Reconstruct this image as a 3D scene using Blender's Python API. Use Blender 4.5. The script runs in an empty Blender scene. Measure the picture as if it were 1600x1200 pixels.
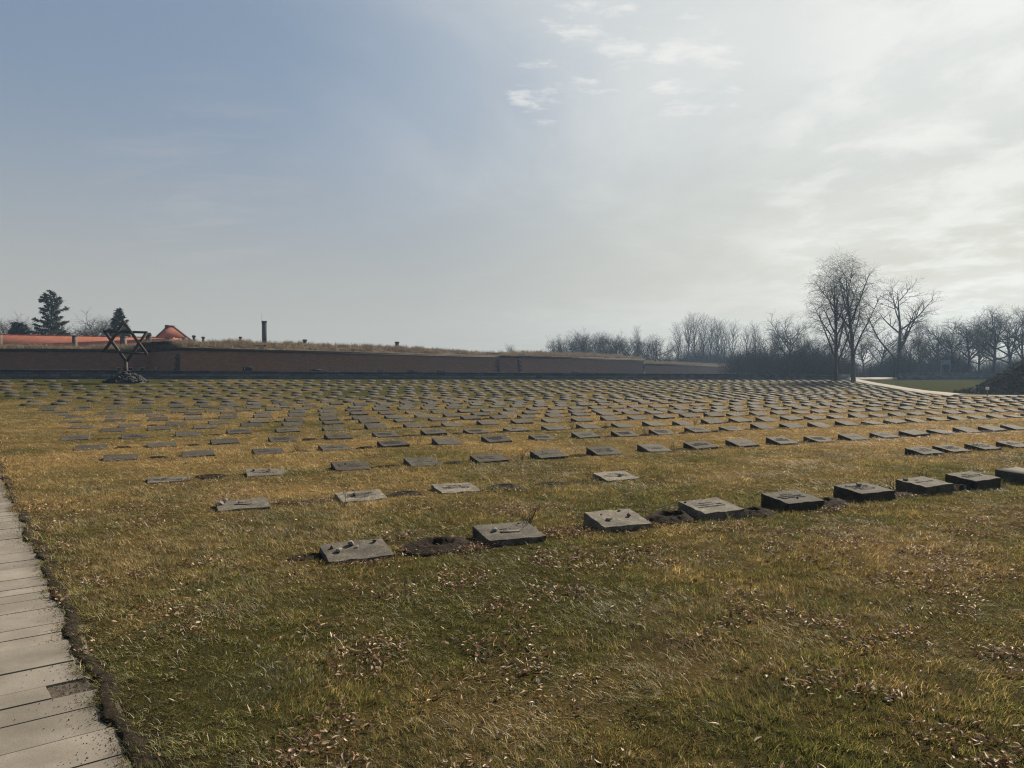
import bpy, bmesh, math, random
import numpy as np
from mathutils import Vector, Matrix

R = math.radians
SC = bpy.context.scene
COL = SC.collection
rng = np.random.default_rng(7)
random.seed(7)

# ------------------------------------------------------------------ camera, sky, sun, exposure
F_PX, CAM_H, HORIZON = 1155.0, 1.65, 580.0            # of a 1600 x 1200 picture
cd = bpy.data.cameras.new('camera')
cam = bpy.data.objects.new('camera', cd); COL.objects.link(cam)
cd.sensor_width = 36.0; cd.lens = 36.0 * F_PX / 1600.0
cd.clip_start = 0.05; cd.clip_end = 3000
cam.location = (0, 0, CAM_H)
cam.rotation_euler = (R(90) - math.atan((600 - HORIZON) / F_PX), 0, 0)
SC.camera = cam

SUN_AZ, SUN_EL = 38.0, 34.0                            # degrees right of the view axis, above the horizon
sun_dir = Vector((math.sin(R(SUN_AZ)) * math.cos(R(SUN_EL)), math.cos(R(SUN_AZ)) * math.cos(R(SUN_EL)), math.sin(R(SUN_EL))))
sl = bpy.data.lights.new('sun', 'SUN'); sl.energy = 5.0; sl.angle = R(0.6); sl.color = (1.0, 0.88, 0.70)
so = bpy.data.objects.new('sun', sl); COL.objects.link(so)
so.rotation_euler = sun_dir.to_track_quat('Z', 'Y').to_euler()

SC.view_settings.view_transform = 'Standard'; SC.view_settings.look = 'None'
SC.view_settings.exposure = 0.9; SC.view_settings.gamma = 1.0
SC.view_settings.use_curve_mapping = False
SC.render.engine = 'CYCLES'
SC.cycles.use_denoising = True; SC.cycles.denoising_prefilter = 'NONE'
SC.cycles.sample_clamp_direct = 8.0; SC.cycles.sample_clamp_indirect = 3.0
SC.cycles.sampling_pattern = 'BLUE_NOISE'
SC.cycles.pixel_filter_type = 'BLACKMAN_HARRIS'; SC.cycles.filter_width = 1.2
SC.cycles.max_bounces = 6; SC.cycles.diffuse_bounces = 3; SC.cycles.transmission_bounces = 3
SC.cycles.volume_bounces = 1; SC.cycles.transparent_max_bounces = 8


def pix_dir(px, py):
    """unit direction of a picture point, in the world"""
    v = Vector(((px - 800) / F_PX, 1.0, (HORIZON - py) / F_PX)); return v.normalized()


def build_world():
    w = bpy.data.worlds.new('World'); SC.world = w; w.use_nodes = True
    nt = w.node_tree; N = nt.nodes; L = nt.links; N.clear()
    out = N.new('ShaderNodeOutputWorld'); bg = N.new('ShaderNodeBackground')
    bg.inputs['Strength'].default_value = 0.05
    L.new(bg.outputs[0], out.inputs[0])
    sky = N.new('ShaderNodeTexSky'); sky.sky_type = 'NISHITA'; sky.sun_disc = False
    sky.sun_elevation = R(SUN_EL); sky.sun_rotation = R(SUN_AZ)
    sky.air_density = 1.0; sky.dust_density = 3.2; sky.ozone_density = 1.5; sky.altitude = 150

    def math_(op, a, b=None, clamp=False):
        n = N.new('ShaderNodeMath'); n.operation = op; n.use_clamp = clamp
        for i, v in enumerate((a, b)):
            if v is None: continue
            if isinstance(v, (int, float)): n.inputs[i].default_value = v
            else: L.new(v, n.inputs[i])
        return n.outputs[0]

    def mixc(fac, a, b, mode='MIX'):
        n = N.new('ShaderNodeMix'); n.data_type = 'RGBA'; n.blend_type = mode
        for s, v in ((n.inputs[0], fac), (n.inputs[6], a), (n.inputs[7], b)):
            if isinstance(v, (int, float)): s.default_value = v
            elif isinstance(v, tuple): s.default_value = v
            else: L.new(v, s)
        return n.outputs[2]

    tc = N.new('ShaderNodeTexCoord'); g = tc.outputs['Generated']
    sep = N.new('ShaderNodeSeparateXYZ'); L.new(g, sep.inputs[0])
    zc = math_('MAXIMUM', sep.outputs[2], 0.0)
    den = math_('ADD', zc, 0.10)
    px = math_('DIVIDE', sep.outputs[0], den); py = math_('DIVIDE', sep.outputs[1], den)
    comb = N.new('ShaderNodeCombineXYZ'); L.new(px, comb.inputs[0]); L.new(py, comb.inputs[1])

    def noise(scale, detail, rough, vec, dist=0.0, off=(0, 0, 0), stretch=(1, 1, 1)):
        mp = N.new('ShaderNodeMapping'); mp.inputs['Location'].default_value = off; mp.inputs['Scale'].default_value = stretch
        L.new(vec, mp.inputs[0])
        n = N.new('ShaderNodeTexNoise'); n.inputs['Scale'].default_value = scale
        n.inputs['Detail'].default_value = detail; n.inputs['Roughness'].default_value = rough
        n.inputs['Distortion'].default_value = dist
        L.new(mp.outputs[0], n.inputs['Vector']); return n.outputs['Fac']

    def ramp(fac, lo, hi):
        n = N.new('ShaderNodeMapRange'); n.interpolation_type = 'SMOOTHSTEP'
        L.new(fac, n.inputs[0]); n.inputs[1].default_value = lo; n.inputs[2].default_value = hi
        n.inputs[3].default_value = 0; n.inputs[4].default_value = 1
        return n.outputs[0]

    def near(vec_to, lo, hi):
        n = N.new('ShaderNodeVectorMath'); n.operation = 'DOT_PRODUCT'
        L.new(g, n.inputs[0]); n.inputs[1].default_value = tuple(vec_to)
        return ramp(n.outputs['Value'], lo, hi)

    # forward scattered light in thin high cloud around the sun
    aur = near(sun_dir, 0.62, 1.06)
    # high thin veil, denser towards the sun and the horizon
    veil = noise(0.8, 7, 0.62, comb.outputs[0], 0.4, (3.1, 1.7, 0), (1.0, 0.7, 1))
    veil = ramp(veil, 0.36, 0.70)
    low = ramp(zc, 0.40, 0.0)
    vfac = math_('ADD', math_('ADD', math_('MULTIPLY', aur, 0.45), math_('MULTIPLY', low, 0.33)), 0.62, True)
    vcol = mixc(low, (3.6, 4.8, 6.5, 1), (6.5, 6.3, 5.7, 1))
    vcol = mixc(aur, vcol, mixc(low, (9.6, 9.9, 9.7, 1), (11.2, 10.5, 8.4, 1)))
    c = mixc(vfac, sky.outputs[0], vcol)
    # broken thin sheet on the sun side
    c = mixc(math_('MULTIPLY', veil, math_('MULTIPLY', near(sun_dir, 0.55, 0.95), 0.40)), c, (12.0, 11.8, 11.2, 1))
    # puffy small clouds
    puff = noise(6.0, 10, 0.62, comb.outputs[0], 0.15, (0.55, 0.3, 0), (1.0, 1.5, 1))
    reg = math_('MAXIMUM', near(pix_dir(935, 62), 0.9962, 0.9995), math_('MAXIMUM', near(pix_dir(1085, 108), 0.9965, 0.9995), math_('MULTIPLY', near(pix_dir(842, 140), 0.9985, 0.9998), 0.9)))
    pm = ramp(math_('ADD', puff, math_('MULTIPLY', reg, 0.14)), 0.60, 0.80)
    pm = math_('MULTIPLY', pm, math_('MULTIPLY', ramp(reg, 0.0, 0.5), 0.72))
    c = mixc(pm, c, mixc(aur, (10.2, 10.1, 9.9, 1), (12.6, 12.4, 12.0, 1)))
    # the long cloud bank below the sun and a wisp on the left
    bank = noise(2.6, 9, 0.60, comb.outputs[0], 0.2, (1.1, 4.2, 0), (1.0, 0.8, 1))
    breg = math_('MAXIMUM', near(pix_dir(1480, 280), 0.962, 0.996), near(pix_dir(1560, 60), 0.97, 0.999))
    bm = math_('MULTIPLY', ramp(bank, 0.42, 0.64), math_('MULTIPLY', breg, 0.5))
    c = mixc(bm, c, (13.2, 13.0, 12.5, 1))
    wisp = noise(2.6, 8, 0.6, comb.outputs[0], 0.3, (7.7, 2.2, 0), (0.8, 1.6, 1))
    wm = math_('MULTIPLY', ramp(wisp, 0.42, 0.68), math_('MULTIPLY', near(pix_dir(330, 285), 0.988, 0.999), 0.26))
    c = mixc(wm, c, (6.6, 6.5, 6.7, 1))
    c = mixc(1.0, c, (0.795, 0.795, 0.785, 1), 'MULTIPLY')
    L.new(c, bg.inputs['Color'])


build_world()

# ------------------------------------------------------------------ helpers
def hash2(ix, iy, seed):
    n = (ix.astype(np.int64) * 374761393 + iy.astype(np.int64) * 668265263 + seed * 1442695041) & 0xFFFFFFFF
    n = ((n ^ (n >> 13)) * 1274126177) & 0xFFFFFFFF
    n = (n ^ (n >> 16)) & 0xFFFF
    return n / 65535.0


def vnoise(x, y, seed=0):
    x = np.asarray(x, float); y = np.asarray(y, float)
    ix = np.floor(x); iy = np.floor(y); fx = x - ix; fy = y - iy
    fx = fx * fx * (3 - 2 * fx); fy = fy * fy * (3 - 2 * fy)
    a = hash2(ix, iy, seed); b = hash2(ix + 1, iy, seed); c = hash2(ix, iy + 1, seed); d = hash2(ix + 1, iy + 1, seed)
    return (a * (1 - fx) + b * fx) * (1 - fy) + (c * (1 - fx) + d * fx) * fy


def fbm(x, y, seed=0, octv=4):
    s = 0; a = 0.5; t = 0
    for o in range(octv):
        s = s + a * vnoise(x * 2 ** o, y * 2 ** o, seed + o * 17); t += a; a *= 0.55
    return s / t


ANG = R(26.4)
CA, SA = math.cos(ANG), math.sin(ANG)


def pq(x, y):
    return -x * SA + y * CA, x * CA + y * SA


def xy_of(p, q):
    return q * CA - p * SA, q * SA + p * CA


def smooth(a, b, v):
    t = np.clip((v - a) / (b - a), 0, 1); return t * t * (3 - 2 * t)


def wall_z(q):
    return np.clip(1.11 - 0.0063 * np.asarray(q, float), 0.55, 1.4)


def gz(x, y, bumps=True):
    """height of the ground"""
    x = np.asarray(x, float); y = np.asarray(y, float)
    p, q = pq(x, y)
    z = wall_z(q) * np.clip((p - 38) / 22.0, 0, 1) ** 1.4
    left = smooth(82, 70, q)                       # the moat behind the low wall ends on the right
    z = z - left * smooth(62.6, 64.5, p) * 4.2
    if bumps:
        far = smooth(64, 50, p)
        z = z + (fbm(x / 2.3, y / 2.3, 5, 3) - 0.5) * 0.045 * far + (fbm(x / 0.45, y / 0.45, 9, 2) - 0.5) * 0.022 * smooth(22, 10, np.abs(y) + np.abs(x) * 0.3)
    return z


PATH_A = R(127.0)
AX, AY = math.cos(PATH_A), math.sin(PATH_A)       # along the paved path
BX, BY = AY, -AX                                  # across it, towards the grass


def st(x, y):
    return x * AX + y * AY, x * BX + y * BY


EDGE_T = 0.56


def path_edge(s):
    return EDGE_T + (fbm(s / 0.34, s * 0 + 3.3, 21, 4) - 0.5) * 0.15


def gr(px, py, z=0.0):
    """ground point (flat part) seen at a picture point"""
    d = F_PX * (CAM_H - z) / (py - HORIZON)
    return (px - 800) / F_PX * d, d


def tag(o, label=None, cat=None, group=None, kind=None):
    if label: o['label'] = label
    if cat: o['category'] = cat
    if group: o['group'] = group
    if kind: o['kind'] = kind
    return o


def link(name, me, mat=None, parent=None, loc=None, rot=None):
    o = bpy.data.objects.new(name, me); COL.objects.link(o)
    if mat is not None and me is not None and not me.materials: me.materials.append(mat)
    if parent is not None: o.parent = parent
    if loc is not None: o.location = loc
    if rot is not None: o.rotation_euler = rot
    return o


def empty(name, loc=(0, 0, 0), rz=0.0):
    o = bpy.data.objects.new(name, None); COL.objects.link(o)
    o.location = loc; o.rotation_euler = (0, 0, rz); o.empty_display_size = 0.2
    return o


def mesh_np(name, verts, faces, smooth_=False):
    """verts (n,3), faces (m,k) all of one size"""
    me = bpy.data.meshes.new(name)
    verts = np.asarray(verts, np.float32); faces = np.asarray(faces, np.int32)
    m, k = faces.shape
    me.vertices.add(len(verts)); me.vertices.foreach_set('co', verts.ravel())
    me.loops.add(m * k); me.loops.foreach_set('vertex_index', faces.ravel())
    me.polygons.add(m); me.polygons.foreach_set('loop_start', np.arange(0, m * k, k, dtype=np.int32))
    try: me.polygons.foreach_set('loop_total', np.full(m, k, np.int32))
    except Exception: pass
    if smooth_: me.polygons.foreach_set('use_smooth', np.ones(m, bool))
    me.update(calc_edges=True); me.validate()
    return me


def add_attr(me, name, vals, typ='FLOAT', dom='POINT'):
    a = me.attributes.new(name, typ, dom)
    vals = np.asarray(vals)
    if typ == 'FLOAT_VECTOR': a.data.foreach_set('vector', vals.astype(np.float32).ravel())
    elif typ == 'INT': a.data.foreach_set('value', vals.astype(np.int32).ravel())
    else: a.data.foreach_set('value', vals.astype(np.float32).ravel())


BOXF = np.array([[0, 3, 2, 1], [4, 5, 6, 7], [0, 1, 5, 4], [1, 2, 6, 5], [2, 3, 7, 6], [3, 0, 4, 7]])


class MB:
    """gathers boxes and bars into one mesh"""
    def __init__(s): s.v = []; s.f = []; s.n = 0

    def add(s, v, f):
        v = np.asarray(v, float); s.v.append(v); s.f.append(np.asarray(f) + s.n); s.n += len(v)

    def box(s, x0, x1, y0, y1, z0, z1):
        s.add([[x0, y0, z0], [x1, y0, z0], [x1, y1, z0], [x0, y1, z0], [x0, y0, z1], [x1, y0, z1], [x1, y1, z1], [x0, y1, z1]], BOXF)

    def hexa(s, pts): s.add(pts, BOXF)

    def bar(s, a, b, w, h, up=(0, 0, 1)):
        a = Vector(a); b = Vector(b); t = (b - a).normalized(); sd = t.cross(Vector(up)).normalized(); u = sd.cross(t)
        pts = []
        for e in (a, b):
            for i, j in ((-1, -1), (1, -1), (1, 1), (-1, 1)):
                pts.append(tuple(e + sd * (i * w / 2) + u * (j * h / 2)))
        s.add(pts, [[0, 1, 2, 3], [7, 6, 5, 4], [0, 4, 5, 1], [1, 5, 6, 2], [2, 6, 7, 3], [3, 7, 4, 0]])

    def mesh(s, name, smooth_=False):
        me = mesh_np(name, np.concatenate(s.v), np.concatenate(s.f), smooth_)
        bm = bmesh.new(); bm.from_mesh(me); bmesh.ops.recalc_face_normals(bm, faces=bm.faces); bm.to_mesh(me); bm.free()
        return me

    def build(s, name, mat, parent=None, loc=None, rot=None, smooth_=False):
        return link(name, s.mesh(name, smooth_), mat, parent, loc, rot)


# ------------------------------------------------------------------ materials
class Mat:
    def __init__(s, name):
        s.m = bpy.data.materials.new(name); s.m.use_nodes = True
        s.nt = s.m.node_tree; s.N = s.nt.nodes; s.L = s.nt.links; s.N.clear()
        s.out = s.N.new('ShaderNodeOutputMaterial')

    def node(s, t, **kw):
        n = s.N.new(t)
        for k, v in kw.items(): setattr(n, k, v)
        return n

    def set(s, sock, v):
        if isinstance(v, (int, float)): sock.default_value = v
        elif isinstance(v, tuple): sock.default_value = v if len(v) != 3 or sock.type != 'RGBA' else (*v, 1)
        else: s.L.new(v, sock)

    def coord(s, kind='Object'):
        if kind == 'World':
            return s.node('ShaderNodeNewGeometry').outputs['Position']
        return s.node('ShaderNodeTexCoord').outputs[kind]

    def mapping(s, vec, scale=(1, 1, 1), loc=(0, 0, 0), rot=(0, 0, 0)):
        n = s.node('ShaderNodeMapping'); s.L.new(vec, n.inputs[0])
        n.inputs['Scale'].default_value = scale; n.inputs['Location'].default_value = loc; n.inputs['Rotation'].default_value = rot
        return n.outputs[0]

    def noise(s, vec, scale, detail=4, rough=0.55, out='Fac'):
        n = s.node('ShaderNodeTexNoise'); s.L.new(vec, n.inputs['Vector'])
        n.inputs['Scale'].default_value = scale; n.inputs['Detail'].default_value = detail; n.inputs['Roughness'].default_value = rough
        return n.outputs[out]

    def vor(s, vec, scale, feature='F1', out='Distance'):
        n = s.node('ShaderNodeTexVoronoi', feature=feature); s.L.new(vec, n.inputs['Vector']); n.inputs['Scale'].default_value = scale
        return n.outputs[out]

    def ramp(s, fac, lo, hi, a=0.0, b=1.0, sm=True):
        n = s.node('ShaderNodeMapRange', interpolation_type='SMOOTHSTEP' if sm else 'LINEAR')
        s.set(n.inputs[0], fac); n.inputs[1].default_value = lo; n.inputs[2].default_value = hi
        n.inputs[3].default_value = a; n.inputs[4].default_value = b
        return n.outputs[0]

    def math(s, op, a, b=0.0, clamp=False):
        n = s.node('ShaderNodeMath', operation=op, use_clamp=clamp); s.set(n.inputs[0], a); s.set(n.inputs[1], b); return n.outputs[0]

    def mix(s, fac, a, b, mode='MIX'):
        n = s.node('ShaderNodeMix', data_type='RGBA', blend_type=mode)
        s.set(n.inputs[0], fac); s.set(n.inputs[6], a); s.set(n.inputs[7], b); return n.outputs[2]

    def attr(s, name, typ='GEOMETRY', out='Fac'):
        n = s.node('ShaderNodeAttribute', attribute_name=name, attribute_type=typ); return n.outputs[out]

    def rnd(s): return s.node('ShaderNodeObjectInfo').outputs['Random']

    def bump(s, h, strength=0.5, dist=0.02):
        n = s.node('ShaderNodeBump'); n.inputs['Strength'].default_value = strength; n.inputs['Distance'].default_value = dist
        s.L.new(h, n.inputs['Height']); return n.outputs[0]

    def pbr(s, col, rough=0.85, spec=0.25, normal=None):
        n = s.node('ShaderNodeBsdfPrincipled'); s.set(n.inputs['Base Color'], col); s.set(n.inputs['Roughness'], rough)
        n.inputs['Specular IOR Level'].default_value = spec
        if normal is not None: s.L.new(normal, n.inputs['Normal'])
        s.L.new(n.outputs[0], s.out.inputs[0]); return s.m

    def leafy(s, col, trans=0.4, gloss=0.05):
        d = s.node('ShaderNodeBsdfDiffuse'); t = s.node('ShaderNodeBsdfTranslucent'); gl = s.node('ShaderNodeBsdfGlossy')
        gl.inputs['Roughness'].default_value = 0.5
        s.set(d.inputs[0], col); s.set(t.inputs[0], col)
        a = s.node('ShaderNodeMixShader'); a.inputs[0].default_value = trans
        s.L.new(d.outputs[0], a.inputs[1]); s.L.new(t.outputs[0], a.inputs[2])
        b = s.node('ShaderNodeMixShader'); b.inputs[0].default_value = gloss
        s.L.new(a.outputs[0], b.inputs[1]); s.L.new(gl.outputs[0], b.inputs[2])
        s.L.new(b.outputs[0], s.out.inputs[0]); return s.m


GREEN_D, GREEN_L = (0.040, 0.050, 0.008), (0.124, 0.138, 0.030)
STRAW_D, STRAW_L = (0.178, 0.112, 0.040), (0.57, 0.395, 0.168)


def m_ground():
    m = Mat('ground'); w = m.coord('World')
    t = m.attr('tint')
    n1 = m.noise(w, 9.0, 6, 0.65); n2 = m.noise(w, 55.0, 5, 0.7); n3 = m.noise(m.mapping(w, (1, 1, 1), (5, 3, 0)), 1.6, 4)
    f = m.math('ADD', t, m.math('ADD', m.math('MULTIPLY', m.math('SUBTRACT', n1, 0.5), 0.7), m.math('MULTIPLY', m.math('SUBTRACT', n2, 0.5), 0.7)), True)
    g = m.mix(n2, (0.021, 0.024, 0.008), (0.050, 0.053, 0.019)); s = m.mix(n2, (0.096, 0.062, 0.024), (0.245, 0.168, 0.074))
    c = m.mix(f, g, s)
    c = m.mix(m.attr('thatch_shade'), c, m.mix(n2, (0.020, 0.016, 0.007), (0.075, 0.055, 0.024)))
    soil = m.attr('soil')
    c = m.mix(m.math('MULTIPLY', m.ramp(n3, 0.60, 0.74), 0.45), c, (0.045, 0.034, 0.02))
    c = m.mix(soil, c, m.mix(n1, (0.016, 0.012, 0.009), (0.045, 0.034, 0.025)))
    h = m.math('ADD', m.math('MULTIPLY', n2, 0.6), n1)
    return m.pbr(c, 1.0, 0.0, m.bump(h, 0.9, 0.05))


def m_grass():
    m = Mat('grass')
    t = m.attr('tint', 'INSTANCER'); r = m.attr('rnd')
    f = m.math('ADD', t, m.math('MULTIPLY', m.math('SUBTRACT', r, 0.5), 1.0), True)
    r2 = m.math('FRACT', m.math('MULTIPLY', r, 7.31))
    c = m.mix(f, m.mix(r2, GREEN_D, GREEN_L), m.mix(r2, STRAW_D, STRAW_L))
    hs = m.node('ShaderNodeHueSaturation'); m.L.new(c, hs.inputs['Color']); m.L.new(m.ramp(m.attr('val', 'INSTANCER'), 0, 1, 0.55, 1.45, False), hs.inputs['Value'])
    return m.leafy(hs.outputs[0], 0.48, 0.04)


def m_litter():
    m = Mat('leaf_litter')
    t = m.attr('tint', 'INSTANCER')
    n = m.node('ShaderNodeValToRGB'); m.L.new(t, n.inputs[0])
    e = n.color_ramp.elements
    e[0].position = 0.0; e[0].color = (0.055, 0.028, 0.016, 1); e[1].position = 1.0; e[1].color = (0.50, 0.42, 0.31, 1)
    for p_, c_ in ((0.3, (0.14, 0.064, 0.030, 1)), (0.6, (0.25, 0.150, 0.078, 1)), (0.85, (0.36, 0.26, 0.155, 1))):
        x = e.new(p_); x.color = c_
    return m.leafy(n.outputs[0], 0.22, 0.04)


def m_stone(name='gravestone', a=(0.078, 0.066, 0.050), b=(0.190, 0.164, 0.124), lich=(0.32, 0.285, 0.22)):
    m = Mat(name); o = m.coord('Object'); r = m.rnd()
    off = m.node('ShaderNodeVectorMath', operation='ADD'); m.L.new(o, off.inputs[0])
    cmb = m.node('ShaderNodeCombineXYZ'); k = m.math('MULTIPLY', r, 37.0); m.L.new(k, cmb.inputs[0]); m.L.new(k, cmb.inputs[1])
    m.L.new(cmb.outputs[0], off.inputs[1]); v = off.outputs[0]
    n1 = m.noise(v, 3.5, 6, 0.65); n2 = m.noise(v, 60, 5, 0.75); n3 = m.noise(v, 14, 5, 0.7)
    c = m.mix(m.ramp(n1, 0.3, 0.7), a, b)
    c = m.mix(m.math('MULTIPLY', m.ramp(n3, 0.52, 0.66), 0.5), c, lich)
    c = m.mix(m.ramp(n2, 0.30, 0.72), m.mix(0.75, c, (0.02, 0.018, 0.014)), c)
    c = m.mix(m.math('MULTIPLY', m.ramp(n1, 0.55, 0.8), 0.35), c, (0.05, 0.055, 0.03))
    br = m.ramp(r, 0, 1, 0.55, 1.15, False)
    hsv = m.node('ShaderNodeHueSaturation'); m.L.new(c, hsv.inputs['Color']); m.L.new(br, hsv.inputs['Value'])
    return m.pbr(hsv.outputs[0], 0.9, 0.25, m.bump(m.math('ADD', n2, m.math('MULTIPLY', n3, 0.5)), 0.7, 0.012))


def m_plain(name, a, b, scale=6.0, rough=0.85, spec=0.25, bump=0.4, dist=0.02, detail=5, kind='Object'):
    m = Mat(name); o = m.coord(kind)
    n = m.noise(o, scale, detail, 0.62); n2 = m.noise(o, scale * 7.3, 4, 0.65)
    c = m.mix(m.ramp(n, 0.28, 0.72), a, b)
    c = m.mix(m.math('MULTIPLY', m.ramp(n2, 0.5, 0.2), 0.4), c, tuple(x * 0.5 for x in a))
    return m.pbr(c, rough, spec, m.bump(m.math('ADD', n, m.math('MULTIPLY', n2, 0.6)), bump, dist))


def m_paving():
    m = Mat('paving'); o = m.coord('World'); r = m.rnd()
    n1 = m.noise(o, 2.4, 6, 0.6); n2 = m.noise(o, 130, 4, 0.7); n3 = m.noise(o, 17, 5, 0.65)
    c = m.mix(m.ramp(n1, 0.3, 0.7), (0.140, 0.121, 0.098), (0.212, 0.188, 0.157))
    c = m.mix(m.math('MULTIPLY', m.ramp(n2, 0.55, 0.72), 0.55), c, (0.08, 0.068, 0.055))
    c = m.mix(m.math('MULTIPLY', m.ramp(n3, 0.58, 0.75), 0.35), c, (0.12, 0.103, 0.083))
    dirt = m.attr('dirt')
    c = m.mix(m.math('MULTIPLY', dirt, m.ramp(n3, 0.25, 0.6, 0.5, 1.0)), c, (0.085, 0.068, 0.05))
    hsv = m.node('ShaderNodeHueSaturation'); m.L.new(c, hsv.inputs['Color'])
    m.L.new(m.ramp(r, 0, 1, 0.84, 1.1, False), hsv.inputs['Value'])
    return m.pbr(hsv.outputs[0], 0.85, 0.3, m.bump(m.math('ADD', n2, n3), 0.35, 0.006))


def m_brick(name='fortress_brick'):
    m = Mat(name); uv = m.coord('UV'); o = m.coord('World')
    b = m.node('ShaderNodeTexBrick'); m.L.new(uv, b.inputs['Vector'])
    b.inputs['Scale'].default_value = 1.0; b.inputs['Brick Width'].default_value = 0.31; b.inputs['Row Height'].default_value = 0.10
    b.inputs['Mortar Size'].default_value = 0.012; b.inputs['Bias'].default_value = -0.2
    b.inputs['Color1'].default_value = (0.19, 0.085, 0.048, 1); b.inputs['Color2'].default_value = (0.28, 0.13, 0.075, 1)
    b.inputs['Mortar'].default_value = (0.10, 0.08, 0.062, 1)
    n1 = m.noise(m.mapping(o, (0.35, 0.35, 1.2)), 0.9, 6, 0.65); n2 = m.noise(o, 2.5, 6, 0.7)
    c = m.mix(m.math('MULTIPLY', m.ramp(n1, 0.42, 0.72), 0.55), b.outputs['Color'], (0.15, 0.098, 0.062))
    c = m.mix(m.math('MULTIPLY', m.ramp(n2, 0.5, 0.75), 0.5), c, (0.23, 0.118, 0.072))
    return m.pbr(c, 0.92, 0.15, m.bump(b.outputs['Fac'], 0.5, -0.02))


def m_ashlar(name='dark_ashlar'):
    m = Mat(name); uv = m.coord('UV'); o = m.coord('World')
    b = m.node('ShaderNodeTexBrick'); m.L.new(uv, b.inputs['Vector'])
    b.inputs['Scale'].default_value = 1.0; b.inputs['Brick Width'].default_value = 0.62; b.inputs['Row Height'].default_value = 0.21
    b.inputs['Mortar Size'].default_value = 0.018; b.inputs['Bias'].default_value = 0.0
    b.inputs['Color1'].default_value = (0.058, 0.061, 0.066, 1); b.inputs['Color2'].default_value = (0.115, 0.118, 0.122, 1)
    b.inputs['Mortar'].default_value = (0.04, 0.038, 0.037, 1)
    n2 = m.noise(o, 4.0, 6, 0.7)
    c = m.mix(m.math('MULTIPLY', m.ramp(n2, 0.45, 0.75), 0.4), b.outputs['Color'], (0.10, 0.098, 0.09))
    return m.pbr(c, 0.9, 0.2, m.bump(b.outputs['Fac'], 0.6, -0.03))


def m_tiles():
    m = Mat('roof_tiles'); o = m.coord('Object')
    wv = m.node('ShaderNodeTexWave', bands_direction='X'); m.L.new(o, wv.inputs['Vector']); wv.inputs['Scale'].default_value = 2.2; wv.inputs['Distortion'].default_value = 0.6
    n = m.noise(o, 1.2, 6, 0.65); n2 = m.noise(o, 9, 4, 0.7)
    c = m.mix(m.ramp(n, 0.3, 0.7), (0.27, 0.086, 0.050), (0.34, 0.122, 0.075))
    c = m.mix(m.math('MULTIPLY', m.ramp(n2, 0.55, 0.7), 0.4), c, (0.17, 0.06, 0.04))
    return m.pbr(c, 0.85, 0.2, m.bump(wv.outputs['Fac'], 0.4, 0.05))


def m_bark(name, a, b):
    m = Mat(name); o = m.coord('Object'); n = m.noise(m.mapping(o, (1, 1, 0.25)), 6, 5, 0.65)
    return m.pbr(m.mix(n, a, b), 0.95, 0.1, m.bump(n, 0.6, 0.03))


def m_needles(name='conifer_needles'):
    m = Mat(name); r = m.attr('rnd')
    return m.leafy(m.mix(r, (0.016, 0.026, 0.015), (0.05, 0.07, 0.036)), 0.12, 0.03)


def m_tint_leaf(name, a, b, trans=0.25):
    m = Mat(name); r = m.attr('rnd')
    return m.leafy(m.mix(r, a, b), trans, 0.03)


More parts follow.
